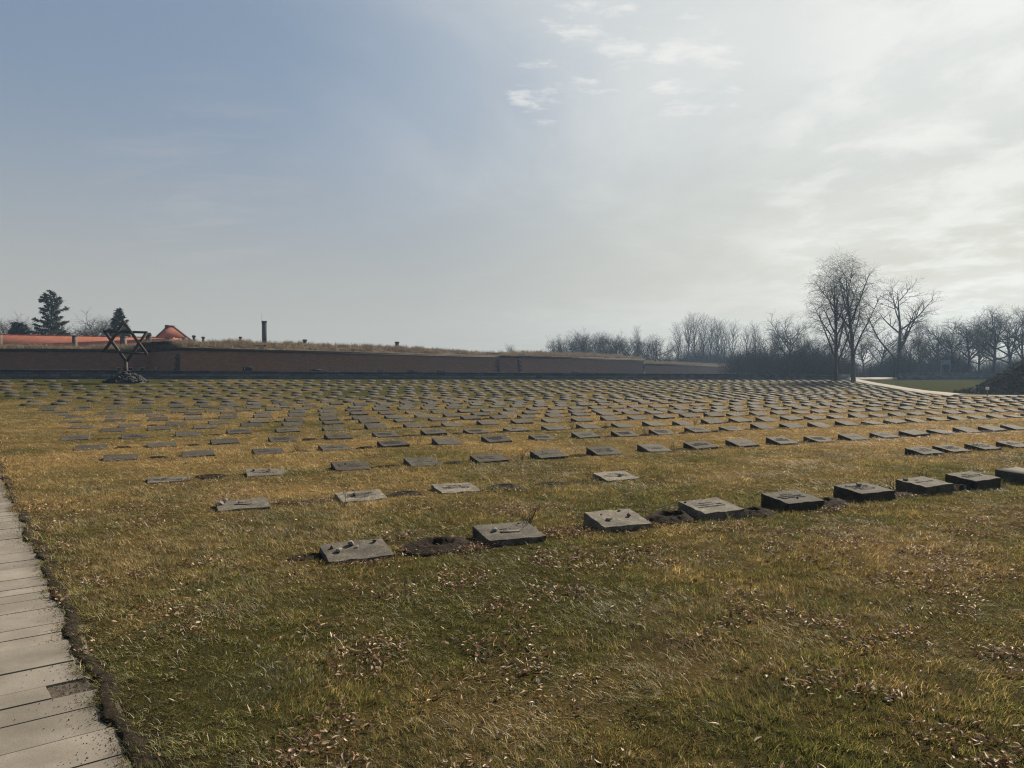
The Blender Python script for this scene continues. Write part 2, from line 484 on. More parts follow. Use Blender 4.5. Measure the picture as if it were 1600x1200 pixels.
M = dict(
    ground=m_ground(), grass=m_grass(), litter=m_litter(), stone=m_stone('shaded_gravestone', (0.034, 0.028, 0.019), (0.084, 0.069, 0.047), (0.150, 0.128, 0.090)),  # darker stone copy, with the shade of grazing-view fronts put into its colour
    stone_p=m_stone('pale_gravestone', (0.10, 0.086, 0.066), (0.24, 0.208, 0.160), (0.38, 0.34, 0.265)),
    letter=m_stone('inscription', (0.11, 0.102, 0.088), (0.19, 0.178, 0.155), (0.25, 0.23, 0.20)),
    pebble=m_plain('pale_pebble', (0.16, 0.145, 0.12), (0.29, 0.265, 0.225), 9, 0.9, 0.2, 0.5, 0.01),
    pebble_d=m_plain('dark_pebble', (0.045, 0.038, 0.034), (0.11, 0.09, 0.08), 9, 0.9, 0.2, 0.5, 0.01),
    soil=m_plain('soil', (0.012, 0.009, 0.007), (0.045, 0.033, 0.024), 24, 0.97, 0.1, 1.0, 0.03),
    paving=m_paving(), joint=m_plain('joint_sand', (0.05, 0.04, 0.03), (0.09, 0.073, 0.055), 20, 0.95, 0.1),
    gravel=m_plain('dark_gravel', (0.05, 0.043, 0.035), (0.17, 0.145, 0.115), 60, 0.95, 0.15, 1.0, 0.02, 5, 'World'),
    brick=m_brick(), ashlar=m_ashlar(),
    quoin=m_plain('quoin_stone', (0.022, 0.021, 0.021), (0.048, 0.046, 0.045), 2.5),
    cornice=m_plain('cornice_stone', (0.032, 0.025, 0.021), (0.065, 0.05, 0.042), 1.8),
    surround=m_plain('stone_surround', (0.17, 0.155, 0.135), (0.27, 0.25, 0.22), 3),
    void=m_plain('unlit_opening', (0.012, 0.011, 0.01), (0.02, 0.018, 0.016), 3),
    rampart=m_plain('rampart_turf', (0.065, 0.048, 0.028), (0.14, 0.104, 0.062), 1.6, 0.97, 0.05, 0.9, 0.2, 6, 'World'),
    tiles=m_tiles(), render_=m_plain('red_render', (0.32, 0.085, 0.045), (0.40, 0.125, 0.07), 0.9),
    chimney=m_plain('chimney_brick', (0.06, 0.038, 0.03), (0.11, 0.072, 0.055), 2.2),
    chimney_d=m_plain('sooty_brick', (0.055, 0.048, 0.04), (0.10, 0.085, 0.068), 2.2),
    metal=m_plain('dull_metal', (0.10, 0.10, 0.10), (0.18, 0.18, 0.18), 8, 0.5, 0.4),
    beam=m_plain('dark_timber', (0.025, 0.019, 0.015), (0.065, 0.048, 0.036), 5, 0.75, 0.3),
    heap=m_plain('basalt', (0.012, 0.0125, 0.014), (0.05, 0.05, 0.053), 2.8, 0.8, 0.3),
    bark=m_bark('grey_bark', (0.030, 0.026, 0.022), (0.085, 0.075, 0.065)),
    birch=m_bark('birch_bark', (0.030, 0.026, 0.023), (0.12, 0.11, 0.10)),
    twig=m_bark('twigs', (0.036, 0.028, 0.023), (0.075, 0.06, 0.05)),
    needle=m_needles(), ivy=m_tint_leaf('mound_shrub', (0.014, 0.017, 0.011), (0.042, 0.042, 0.026), 0.12),
    scrub=m_tint_leaf('scrub', (0.016, 0.015, 0.013), (0.04, 0.035, 0.028), 0.1),
    drygrass=m_tint_leaf('rampart_grass', (0.085, 0.062, 0.038), (0.24, 0.18, 0.115), 0.3),
    walk=m_plain('pale_walk', (0.165, 0.145, 0.12), (0.215, 0.193, 0.163), 3, 0.9, 0.2, 0.2, 0.01, 5, 'World'),
    mound=m_plain('mound_soil', (0.022, 0.022, 0.014), (0.05, 0.046, 0.028), 2.0, 0.97, 0.1, 0.9, 0.1),
    white=m_plain('white_board', (0.55, 0.56, 0.57), (0.66, 0.67, 0.68), 5, 0.6, 0.3, 0.1),
    bluegrey=m_plain('blue_grey_board', (0.09, 0.12, 0.15), (0.14, 0.18, 0.21), 5, 0.6, 0.3, 0.1),
    post=m_plain('post_timber', (0.10, 0.085, 0.065), (0.20, 0.17, 0.13), 8),
)
M['soil'].name = 'soil'


def tint(x, y):
    """0 green, 1 straw"""
    x = np.asarray(x, float); y = np.asarray(y, float)
    p, q = pq(x, y)
    dry = 0.02 + 0.68 * smooth(6.0, 12.0, p) + 0.22 * smooth(-1, 3, x) * smooth(12, 6, p) - 0.15 * smooth(-1.0, -5.5, x) * smooth(18, 9, p) + 0.16 * smooth(2, 7, x) * smooth(3, 7, y)
    dry = dry - 0.55 * smooth(26, 50, p) - 0.25 * smooth(56, 60, p)
    dry = dry - 0.9 * smooth(28, 34, x) * smooth(46, 54, y)
    n = (fbm(x / 1.7, y / 1.7, 31, 4) - 0.5) * 1.25 + (fbm(x / 6.5, y / 6.5, 41, 3) - 0.5) * 0.8 + (fbm(x / 0.35, y / 0.35, 51, 2) - 0.5) * 0.35
    return np.clip(dry + n, 0, 1)


# ------------------------------------------------------------------ gravestone layout
STONE_W, STONE_D, PITCH = 0.59, 0.44, 1.19
rows = []           # (front p, [q of left end ...])


def tips(p, xs, back=True):
    """q of the left side of stones whose back left (or front left) corner is seen at picture column x"""
    res = []
    pp = p + (STONE_D if back else 0)
    for px in xs:
        u = (px - 800) / F_PX; d = pp / (CA - SA * u)
        res.append(pq(u * d, d)[1])
    return res


def fill(qs, lo=None, hi=None, step=PITCH):
    qs = sorted(qs)
    if hi is not None:
        while qs[-1] + step < hi: qs.append(qs[-1] + step * random.uniform(0.97, 1.03))
    if lo is not None:
        while qs[0] - step * 1.06 > lo: qs.insert(0, qs[0] - step * 1.06 * random.uniform(0.97, 1.03))
    return qs


def left_q(p):      # where the rows begin beside the paved path
    x0, y0, dx, dy = -3.44, 8.62, -14.5, 18.65
    k = (p - pq(x0, y0)[0]) / pq(dx, dy)[0]
    return pq(x0 + dx * k, y0 + dy * k)[1]


WALK = [(41.3, 90.0), (39.0, 82.5), (34.9, 66.0), (30.4, 50.0)]
VERGE = [(30.4, 50.0), (33.0, 48.2), (38.5, 46.6), (60.0, 43.2)]


def right_q(p):     # where they end: the picture's right side or the pale walk
    u = 0.75; d = p / (CA - SA * u); q = pq(u * d, d)[1]
    best = q + 1.5
    for (xa, ya), (xb, yb) in list(zip(WALK[:-1], WALK[1:])) + list(zip(VERGE[:-1], VERGE[1:])):
        pa, qa = pq(xa, ya); pb, qb = pq(xb, yb)
        if (pa - p) * (pb - p) <= 0 and pa != pb:
            best = min(best, qa + (qb - qa) * (p - pa) / (pb - pa) - 2.2)
    return best


qa = tips(6.28, [512, 765, 946, 1102, 1234, 1348.6, 1448, 1527.4], False)
rows.append((6.28, fill(qa, None, qa[-1] + 2.6)))
qb = tips(9.23, [338.75, 533.8, 691, 950, 1447, 1490, 1541], False)
rows.append((9.23, fill(qb, None, qb[-1] + 2.3, 1.08)))
rows.append((12.07, fill(tips(12.07, [228, 380, 515, 630, 734, 828, 915.5, 995, 1067, 1134, 1197, 1255, 1309, 1358.6, 1404, 1448, 1489, 1528, 1563]), None, right_q(12.07))))
rows.append((15.4, fill(tips(15.4, [161, 282, 393, 497, 589, 674, 752, 825, 892, 954, 1013, 1069, 1122.5, 1172, 1217.5, 1261, 1304, 1345, 1380, 1414, 1448, 1480, 1511, 1541, 1568, 1595]), None, right_q(15.4))))
rows.append((17.8, fill(tips(17.8, [117, 229, 328, 418, 506, 581, 656, 723, 786, 845, 900, 953.5, 1003, 1050, 1095, 1138.5, 1180, 1219, 1256, 1291, 1325, 1357, 1387.5, 1417, 1445, 1472, 1498, 1523, 1547, 1569, 1591]), None, right_q(17.8))))
rows.append((20.4, fill(tips(20.4, [96, 189, 272.5, 353, 429, 502, 568.5, 629, 688, 744, 797, 845, 892, 937.5, 980, 1021, 1060, 1099, 1134, 1170, 1203, 1236, 1266, 1296, 1325, 1352, 1378, 1403, 1428, 1451, 1474, 1496, 1517, 1537.5, 1558, 1577.5, 1596]), None, right_q(20.4))))
rows.append((22.9, fill(tips(22.9, [156, 230, 302, 373, 439, 502, 560, 614, 667, 717.5, 764, 809, 851, 893, 932, 970, 1007, 1042, 1076, 1108.5, 1140, 1171]), left_q(22.9), right_q(22.9))))
rows.append((24.65, fill(tips(24.65, [260, 325, 387.5, 443, 499, 550, 599, 647, 692, 735.6, 777, 815, 852.5, 888, 924, 957, 989, 1021.5, 1053, 1082, 1111.6, 1139, 1167, 1193]), left_q(24.65), right_q(24.65))))
rows.append((27.1, fill(tips(27.1, [230, 286, 341, 396, 448, 498, 545, 590, 632, 673, 713, 750, 785.6, 821, 855, 887, 919, 949, 979]), left_q(27.1), right_q(27.1))))
rows.append((29.8, fill(tips(29.8, [451, 496, 540, 581, 620, 657.5, 694, 730, 763, 796]), left_q(29.8), right_q(29.8))))
p_ = 32.0
while p_ < 58.2:
    q0 = random.uniform(0, 1.2)
    rows.append((p_, fill([q0], max(left_q(p_), pq(*[0.80 * v for v in (-p_ / (CA + SA * 0.75) * 0.94, 0)])[1] - 30), right_q(p_))))
    p_ += 2.15 + random.uniform(-0.12, 0.12)


def visible(x, y, pad=0.03):
    return y > 1 and abs(x / y) < 800 / F_PX + pad


STONES = []          # dicts
STAR_XY = (-26.35, 50.4)
for ri, (p, qs) in enumerate(rows):
    k = 0
    for q in qs:
        q = q + (random.uniform(-0.03, 0.03) if ri > 5 else 0)
        x, y = xy_of(p, q)
        xc, yc = xy_of(p + 0.2, q + 0.3)
        if not visible(xc, yc, 0.06): continue
        if ri > 9 and random.random() < 0.03: continue
        if (xc - STAR_XY[0]) ** 2 + (yc - STAR_XY[1]) ** 2 < 2.3 ** 2: continue
        k += 1
        STONES.append(dict(row=ri, k=k, x=x, y=y, p=p, q=q, d=math.hypot(x, y), seen=visible(xc, yc, 0.0)))

# front and back heights above the grass
FRONT = [(0.03, 0.085), (0.058, 0.125), (0.066, 0.145), (0.095, 0.155), (0.105, 0.16), (0.125, 0.175), (0.12, 0.165), (0.13, 0.175), (0.12, 0.18), (0.13, 0.18), (0.12, 0.18)]
SECOND = [(0.02, 0.065), (0.015, 0.075), (0.02, 0.08), (0.02, 0.085)]
cnt = {}
for s in STONES:
    r, k = s['row'], s['k']
    if r == 0: hf, hb = FRONT[min(k - 1, len(FRONT) - 1)]
    elif r == 1: hf, hb = SECOND[k - 1] if k <= 4 else (0.045, 0.125)
    else:
        lf = smooth(0, 8, k); hf = random.uniform(0.02, 0.045) * (0.4 + 0.6 * float(lf)); hb = random.uniform(0.105, 0.135) * (0.6 + 0.4 * float(lf)) + (.01 if r == 2 else 0)
        if r == 2 and k == 1: hf, hb = 0.012, 0.035
        if r >= 14: hf, hb = random.uniform(0.015, 0.035), random.uniform(0.10, 0.135)
    s['hf'], s['hb'] = hf, hb
    s['z'] = float(gz(s['x'], s['y'])) if r > 2 else float(gz(*xy_of(s['p'] + 0.2, s['q'] + 0.28)))
    s['rot'] = ANG + R(random.uniform(-1.6, 1.6))

# soil craters between stones: (picture point, radius along, radius across, height, crater)
CRATERS = []
for px, py, ra, rc, h, cr in ((682, 857, .38, .28, .055, 1), (478, 873, .16, .10, .012, 1), (1047, 813, .34, .25, .07, 1), (1180, 803, .30, .20, .05, 1),
                              (1292, 790, .36, .22, .06, 0.5), (1505, 764, .30, .2, .06, .7), (632, 774, .27, .16, .03, 1), (786, 763, .27, .16, .03, 1),
                              (862, 757, .28, .12, .025, .8), (1408, 776, .2, .15, .03, .0), (330, 745, .28, .10, .02, .8)):
    x, y = gr(px, py); CRATERS.append((x, y, ra, rc, h, cr))
for s in STONES:
    if 2 <= s['row'] <= 8 and random.random() < (0.55 if s['row'] < 5 else 0.35):
        x, y = xy_of(s['p'] + 0.12 + random.uniform(-.05, .1), s['q'] + STONE_W + 0.32)
        CRATERS.append((x, y, random.uniform(.16, .28), random.uniform(.05, .10), random.uniform(.01, .035), random.uniform(0, 1)))

# ------------------------------------------------------------------ ground
def build_ground():
    nx, ny = 380, 460
    tx = np.linspace(-1, 1, nx); kx = math.asinh(300 / 5.0); xs = 5.0 * np.sinh(kx * tx)
    ty = np.linspace(0, 1, ny); ky = math.asinh(400 / 6.0); ys = np.concatenate([[-60, -30, -14, -6, -3, -1], 0.0 + 6.0 * np.sinh(ky * ty)])
    X, Y = np.meshgrid(xs, ys)
    Z = gz(X, Y)
    s, t = st(X, Y)
    inp = smooth(0.66, 0.52, t) * smooth(-40, -20, s)
    Z = Z - inp * 0.085
    v = np.stack([X, Y, Z], -1).reshape(-1, 3)
    ny2 = len(ys)
    i = np.arange((ny2 - 1) * nx).reshape(ny2 - 1, nx)[:, :-1].ravel()
    f = np.stack([i, i + 1, i + 1 + nx, i + nx], 1)
    me = mesh_np('ground', v, f, True)
    xf, yf = v[:, 0], v[:, 1]
    add_attr(me, 'tint', tint(xf, yf))
    sf, tf = st(xf, yf)
    soil = smooth(0.22, 0.02, tf - EDGE_T + (fbm(xf / .4, yf / .4, 77, 3) - .5) * .25)
    bare = smooth(0.68, 0.80, fbm(xf / 1.1, yf / 1.1, 83, 3)) * 0.45
    add_attr(me, 'soil', np.clip(np.maximum(soil, bare), 0, 1))
    add_attr(me, 'thatch_shade', smooth(13, 6, np.hypot(xf, yf)) * .42)  # thatch brown plus shade between near blades, painted into the ground colour
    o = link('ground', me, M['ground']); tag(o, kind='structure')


build_ground()


def ribbon(name, pts, width, mat, lift=0.03, step=1.5, edge=0.0):
    P = [Vector(p) for p in pts]; dense = []
    for a, b in zip(P[:-1], P[1:]):
        n = max(1, int((b - a).length / step))
        for i in range(n): dense.append(a.lerp(b, i / n))
    dense.append(P[-1])
    for _ in range(6):
        dense = [dense[0]] + [(dense[i - 1] + dense[i] * 2 + dense[i + 1]) / 4 for i in range(1, len(dense) - 1)] + [dense[-1]]
    v = []; f = []; K = 5
    for i, c in enumerate(dense):
        t = (dense[min(i + 1, len(dense) - 1)] - dense[max(i - 1, 0)]).normalized(); nrm = Vector((-t.y, t.x))
        for j in range(K):
            o = (j / (K - 1) - 0.5) * width + (random.uniform(-edge, edge) if j in (0, K - 1) else 0)
            p = c + nrm * o; v.append((p.x, p.y, float(gz(p.x, p.y)) + (lift if 0 < j < K - 1 else -0.02)))
    for i in range(len(dense) - 1):
        for j in range(K - 1): a = i * K + j; f.append((a, a + 1, a + 1 + K, a + K))
    o = link(name, mesh_np(name, v, f, True), mat); return o


tag(ribbon('walkway', WALK, 1.45, M['walk'], 0.09, 1.2, 0.06), kind='structure')
tag(ribbon('kerb', VERGE, 0.5, M['surround'], 0.06, 1.2, 0.03), kind='structure')
tag(ribbon('road', [(-5 + 44, 98), (70, 112), (140, 146)], 4.0, M['walk'], 0.25, 4), kind='structure')

# ------------------------------------------------------------------ the paved path
def build_path():
    root = empty('path'); tag(root, 'pale stone slab path along the lawn edge', kind='structure')
    ys = [1240, 1188, 1144, 1116, 1093.4, 1061, 1024, 1008.5, 993, 966, 949, 937.5, 928, 912.6, 895, 884, 870, 859, 847, 838, 830, 818.6]
    S = [st(*gr(0, y))[0] for y in ys]
    s0 = S[0]
    pre = []
    while s0 > -3.5: s0 -= random.choice((.16, .24, .3)); pre.insert(0, s0)
    S = pre + S
    widths = (.15, .2, .24, .3, .34)
    while S[-1] < 26: S.append(S[-1] + random.choice(widths))
    gap = 0.011
    gapcourse = st(*gr(0, 1105))[0]
    for a, b in zip(S[:-1], S[1:]):
        t1 = EDGE_T + 0.035 + random.uniform(-0.02, 0.05)
        if a < gapcourse < b: t1 = 0.372
        first = True; t = t1
        while t > -1.9:
            ln = random.uniform(0.75, 1.35)
            lo = max(t - ln, -1.95)
            hi = t
            n = 8
            bm = bmesh.new()
            ts = np.linspace(lo + gap / 2, hi - gap / 2, n)
            za = random.uniform(-0.003, 0.003)
            grid = []
            for sv in (a + gap / 2, b - gap / 2):
                row = []
                for i, tv in enumerate(ts):
                    jt = tv + (random.uniform(-0.012, 0.012) if (first and i == n - 1) else 0)
                    x = sv * AX + jt * BX; y = sv * AY + jt * BY
                    row.append((x, y, float(gz(x, y, False)) + 0.012 + za, tv))
                grid.append(row)
            top = [[bm.verts.new(c[:3]) for c in row] for row in grid]
            bot = [[bm.verts.new((c[0], c[1], c[2] - 0.08)) for c in row] for row in grid]
            for i in range(n - 1):
                bm.faces.new((top[0][i], top[0][i + 1], top[1][i + 1], top[1][i]))
                bm.faces.new((top[0][i], bot[0][i], bot[0][i + 1], top[0][i + 1]))
                bm.faces.new((top[1][i + 1], bot[1][i + 1], bot[1][i], top[1][i]))
            bm.faces.new((top[0][0], top[1][0], bot[1][0], bot[0][0]))
            bm.faces.new((top[0][-1], bot[0][-1], bot[1][-1], top[1][-1]))
            bmesh.ops.recalc_face_normals(bm, faces=bm.faces)
            me = bpy.data.meshes.new('paving_slab'); bm.to_mesh(me); bm.free()
            co = np.zeros(len(me.vertices) * 3); me.vertices.foreach_get('co', co); co = co.reshape(-1, 3)
            sv, tv = st(co[:, 0], co[:, 1])
            add_attr(me, 'dirt', smooth(-0.11, 0.02, tv - EDGE_T) * 0.75)
            link('paving_slab', me, M['paving'], root)
            t = lo; first = False
    # bedding under the slabs
    v = []; f = []
    for i, s in enumerate(np.linspace(-4, 26, 61)):
        for t in (-2.0, EDGE_T + 0.06):
            x = s * AX + t * BX; y = s * AY + t * BY; v.append((x, y, float(gz(x, y, False)) - 0.001))
    for i in range(60): f.append((2 * i, 2 * i + 1, 2 * i + 3, 2 * i + 2))
    link('bedding', mesh_np('bedding', v, f), M['joint'], root)
    # coarse gravel where the end of one slab is missing
    sa = min(x for x in S if x > gapcourse); sb = max(x for x in S if x < gapcourse)
    pts = []; ff = []; nA, nB = 14, 30
    for i in range(nA):
        for j in range(nB):
            s = sb + (sa - sb) * i / (nA - 1); t = 0.368 + 0.30 * j / (nB - 1)
            x = s * AX + t * BX; y = s * AY + t * BY
            pts.append((x, y, float(gz(x, y, False)) + random.uniform(-0.008, 0.008)))
    for i in range(nA - 1):
        for j in range(nB - 1): a = i * nB + j; ff.append((a, a + 1, a + 1 + nB, a + nB))
    link('gravel_patch', mesh_np('gravel_patch', pts, ff), M['gravel'], root)


build_path()


def soil_edge():
    """earth washed over the ends of the slabs"""
    S = np.arange(-2.0, 16.0, .025); K = 7; v = []; f = []
    e = path_edge(S)
    for i, s in enumerate(S):
        for j in range(K):
            g = j / (K - 1); t = e[i] - .012 + g * (.08 + .09 * float(vnoise(s / .13, 7.7, 5)))
            x = s * AX + t * BX; y = s * AY + t * BY
            v.append((x, y, float(gz(x, y, False)) + (.006 if j == 0 else .022 + .012 * float(vnoise(x / .05, y / .05, 3)) - .16 * max(0, g - .6))))
    for i in range(len(S) - 1):
        for j in range(K - 1): a = i * K + j; f.append((a, a + 1, a + 1 + K, a + K))
    o = link('soil_verge', mesh_np('soil_verge', v, f, False), M['soil']); tag(o, kind='structure')


soil_edge()

# ------------------------------------------------------------------ low dark parapet of the moat
def uv_strip(me, scale=1.0):
    """uv in metres: along the horizontal run and height"""
    uv = me.uv_layers.new(name='UVMap')
    for poly in me.polygons:
        n = poly.normal
        t = Vector((-n.y, n.x, 0))
        if t.length < 1e-3: t = Vector((1, 0, 0))
        t.normalize()
        for li in poly.loop_indices:
            co = me.vertices[me.loops[li].vertex_index].co
            uv.data[li].uv = (co.dot(t) * scale, (co.z if abs(n.z) < 0.7 else co.y) * scale)


def parapet(label, q0, q1, p, h, thick=0.55):
    root = empty('parapet_wall', (*xy_of(p, q0), 0)); tag(root, label, 'wall', 'low stone walls along the moat')
    o0 = Vector((*xy_of(p, q0), 0))
    def strip(rings):
        n = len(rings); v = [c for r in rings for c in r]; k = len(rings[0]); f = []
        for i in range(n - 1):
            for j in range(k): a = i * k + j; b = i * k + (j + 1) % k; f.append((a, b, b + k, a + k))
        f.append(tuple(range(4))); f.append(tuple(range((n - 1) * k, n * k)))
        m = MB(); m.add(v, f); return m
    def P(pp, qq, z): x, y = xy_of(pp, qq); return (x - o0.x, y - o0.y, z)
    qs = np.arange(q0, q1 + 0.1, 2.0); ra = []; rb = []
    for qv in qs:
        z = float(wall_z(qv))
        ra.append([P(p, qv, z - .6), P(p, qv, z + h - .12), P(p + thick, qv, z + h - .12), P(p + thick, qv, z - .6)])
        rb.append([P(p - .05, qv, z + h - .118), P(p - .05, qv, z + h), P(p + thick + .05, qv, z + h), P(p + thick + .05, qv, z + h - .118)])
    b = strip(ra); c = strip(rb)
    o = b.build('masonry', M['ashlar'], root); uv_strip(o.data)
    o = c.build('coping', M['ashlar'], root); uv_strip(o.data)
    return root


parapet('long low wall of dark stone blocks in front of the brick fortress', -62, 75.0, 60.0, 0.62)
parapet('short dark low wall behind the lawn at right, beside the pale walk', 84.5, 122, 61.0, 0.98)

# ------------------------------------------------------------------ fortress
def at_d(px, d): return ((px - 800) / F_PX * d, d)


def z_at(py, d): return CAM_H + (HORIZON - py) / F_PX * d


ZT = 3.73
W1 = [at_d(-520, 69), at_d(-150, 71.5), at_d(238, 75), at_d(262, 70.3), at_d(281, 68.7), at_d(779, 104)]
W1H = [.62, .60, .62, .72, .80, .45]
W2 = [at_d(780, 104.2), at_d(808, 104.6), at_d(1007, 131)]
W3 = [at_d(1007, 131), at_d(1158, 171)]
fort = empty('fortress_wall', (at_d(281, 68.7)[0], 68.7, 0))
tag(fort, 'long reddish brick fortress wall topped with dry grass', 'wall')
F0 = fort.location.copy()


def wall_section(pts, zt0, zt1, name='brick_face', close_end=False):
    """battered brick face along a run of plan points, with a cornice on top"""
    L_ = [0.0]
    for a, b in zip(pts[:-1], pts[1:]): L_.append(L_[-1] + math.dist(a, b))
    v = []; f = []; tot = L_[-1]; norm = []
    for i in range(len(pts)):
        a = pts[max(i - 1, 0)]; b = pts[min(i + 1, len(pts) - 1)]
        t = Vector((b[0] - a[0], b[1] - a[1])).normalized(); norm.append(Vector((t.y, -t.x)))     # towards the camera
    bm = bmesh.new(); uvl = bm.loops.layers.uv.new('UVMap'); ring = []
    for i, p in enumerate(pts):
        zt = zt0 + (zt1 - zt0) * L_[i] / tot
        n = norm[i]; row = []
        for z, off in ((-3.6, .55), (0.0, .28), (zt, 0.0), (zt, -1.6), (-3.6, -1.6)):
            row.append(bm.verts.new((p[0] + n.x * off - F0.x, p[1] + n.y * off - F0.y, z)))
        ring.append(row)
    for i in range(len(pts) - 1):
        for j in range(4):
            fa = bm.faces.new((ring[i][j], ring[i + 1][j], ring[i + 1][j + 1], ring[i][j + 1]))
            for lp in fa.loops:
                k = i if lp.vert in ring[i] else i + 1; lp[uvl].uv = (L_[k], lp.vert.co.z)
    for r_ in (ring[0], ring[-1]):
        fa = bm.faces.new(r_)
        for lp in fa.loops: lp[uvl].uv = (lp.vert.co.x + lp.vert.co.y, lp.vert.co.z)
    bmesh.ops.recalc_face_normals(bm, faces=bm.faces)
    me = bpy.data.meshes.new(name); bm.to_mesh(me); bm.free(); link(name, me, M['brick'], fort)
    # cornice
    c = MB()
    for i in range(len(pts) - 1):
        za = zt0 + (zt1 - zt0) * L_[i] / tot; zb = zt0 + (zt1 - zt0) * L_[i + 1] / tot
        for off, z0, z1 in ((.13, -.16, -.03), (.22, -.03, .12)):
            q = []
            for dz in (z0, z1):
                for (pt, n, zz, o_) in ((pts[i], norm[i], za, off), (pts[i + 1], norm[i + 1], zb, off), (pts[i + 1], norm[i + 1], zb, -.4), (pts[i], norm[i], za, -.4)):
                    q.append((pt[0] + n.x * o_ - F0.x, pt[1] + n.y * o_ - F0.y, zz + dz))
            c.hexa(q)
    c.build('cornice', M['cornice'], fort)
    return norm


n1 = wall_section(W1, ZT, ZT)
n2 = wall_section(W2, ZT - .02, ZT - .05)
n3 = wall_section(W3, 2.85, 2.70)


def quoin(pt, d_, ztop, zbot=-1.0, h=0.27):
    """long and short stones by turns up the end of a brick face; d_: the unit run leaving the corner"""
    z = zbot; k = 0; d_ = Vector(d_); n = Vector((-d_.y, d_.x))
    if n.dot(Vector(pt)) > 0: n = -n
    while z + h < ztop - 0.2:
        l_ = (.85, .5)[k % 2]; b = MB(); pts = []
        for zz in (z, z + h - .012):
            o_ = Vector(pt) + n * (.28 * (ztop - zz) / ztop + .03) - F0.xy
            for q in (o_, o_ + d_ * l_, o_ + d_ * l_ - n * .3, o_ - n * .3): pts.append((q.x, q.y, zz))
        b.hexa(pts); b.build('quoin_stone', M['quoin'], fort); z += h; k += 1


def unit(a, b): v = Vector((b[0] - a[0], b[1] - a[1])); return tuple(v.normalized())


quoin(W1[4], unit(W1[4], W1[3]), ZT)
quoin(W1[5], unit(W1[5], W1[4]), ZT)
quoin(W2[1], unit(W2[1], W2[2]), ZT)
quoin(W2[2], unit(W2[2], W2[1]), ZT)


def opening(px, py, wpx, hpx, pts, arched=False, framed=False):
    """small unlit opening low in the brick face"""
    u = (px - 800) / F_PX
    for a, b in zip(pts[:-1], pts[1:]):
        ua, ub = a[0] / a[1], b[0] / b[1]
        if ua <= u <= ub or ub <= u <= ua:
            den = (b[0] - a[0]) - u * (b[1] - a[1]); k = (u * a[1] - a[0]) / den
            x, y = a[0] + (b[0] - a[0]) * k, a[1] + (b[1] - a[1]) * k
            t = Vector((b[0] - a[0], b[1] - a[1], 0)).normalized(); n = Vector((t.y, -t.x, 0)); break
    else: return
    z = z_at(py, y); bat = .28 * max(0.0, 1 - z / ZT) + .04
    w = wpx / F_PX * y / max(0.45, abs(t.x)); h = hpx / F_PX * y
    c = Vector((x, y, z)) + n * bat - F0
    root = MB()
    K = 7 if arched else 2
    prof = [(-w / 2 + w * i / (K - 1), h / 2 if not arched else -h / 2 + h * math.sin(math.pi * (0.08 + .84 * i / (K - 1)))) for i in range(K)]
    prof = [(-w / 2, -h / 2)] + prof + [(w / 2, -h / 2)]
    bm = bmesh.new()
    fr = [bm.verts.new(c + t * a + Vector((0, 0, b)) + n * .02) for a, b in prof]; bk = [bm.verts.new(c + t * a + Vector((0, 0, b)) - n * .3) for a, b in prof]
    bm.faces.new(fr); bm.faces.new(bk[::-1])
    for i in range(len(fr)): j = (i + 1) % len(fr); bm.faces.new((fr[i], bk[i], bk[j], fr[j]))
    bmesh.ops.recalc_face_normals(bm, faces=bm.faces)
    me = bpy.data.meshes.new('embrasure'); bm.to_mesh(me); bm.free(); e = link('embrasure', me, M['void'], fort)
    s = MB(); fw = .13 if framed else .07
    for a0, b0, a1, b1 in ((-w / 2, -h / 2, -w / 2, h / 2), (w / 2, -h / 2, w / 2, h / 2), (-w / 2 - fw / 2, h / 2, w / 2 + fw / 2, h / 2)):
        s.bar(c + t * a0 + Vector((0, 0, b0)) + n * .05, c + t * a1 + Vector((0, 0, b1)) + n * .05, .26, fw, n if False else (0.001, 0.002, 1) if abs(b1 - b0) < .01 else tuple(t))
    s.build('surround', M['surround' if framed else 'cornice'], e)


for px, py, w, h, ar, fr in ((188, 576.5, 8, 4, 0, 1), (206, 576.5, 8, 4, 0, 1), (224, 576.5, 8, 4, 0, 1), (249, 576, 4, 5, 0, 1), (385, 576.5, 8, 6, 0, 0), (491, 579.5, 11, 4, 1, 0)):
    opening(px, py, w, h, W1, ar, fr)
for px, py, w in ((595, 580.5, 10), (642, 581, 10), (687, 581.5, 9)): opening(px, py, w, 4, W1, True)
opening(897, 583, 8, 4, W2, True)


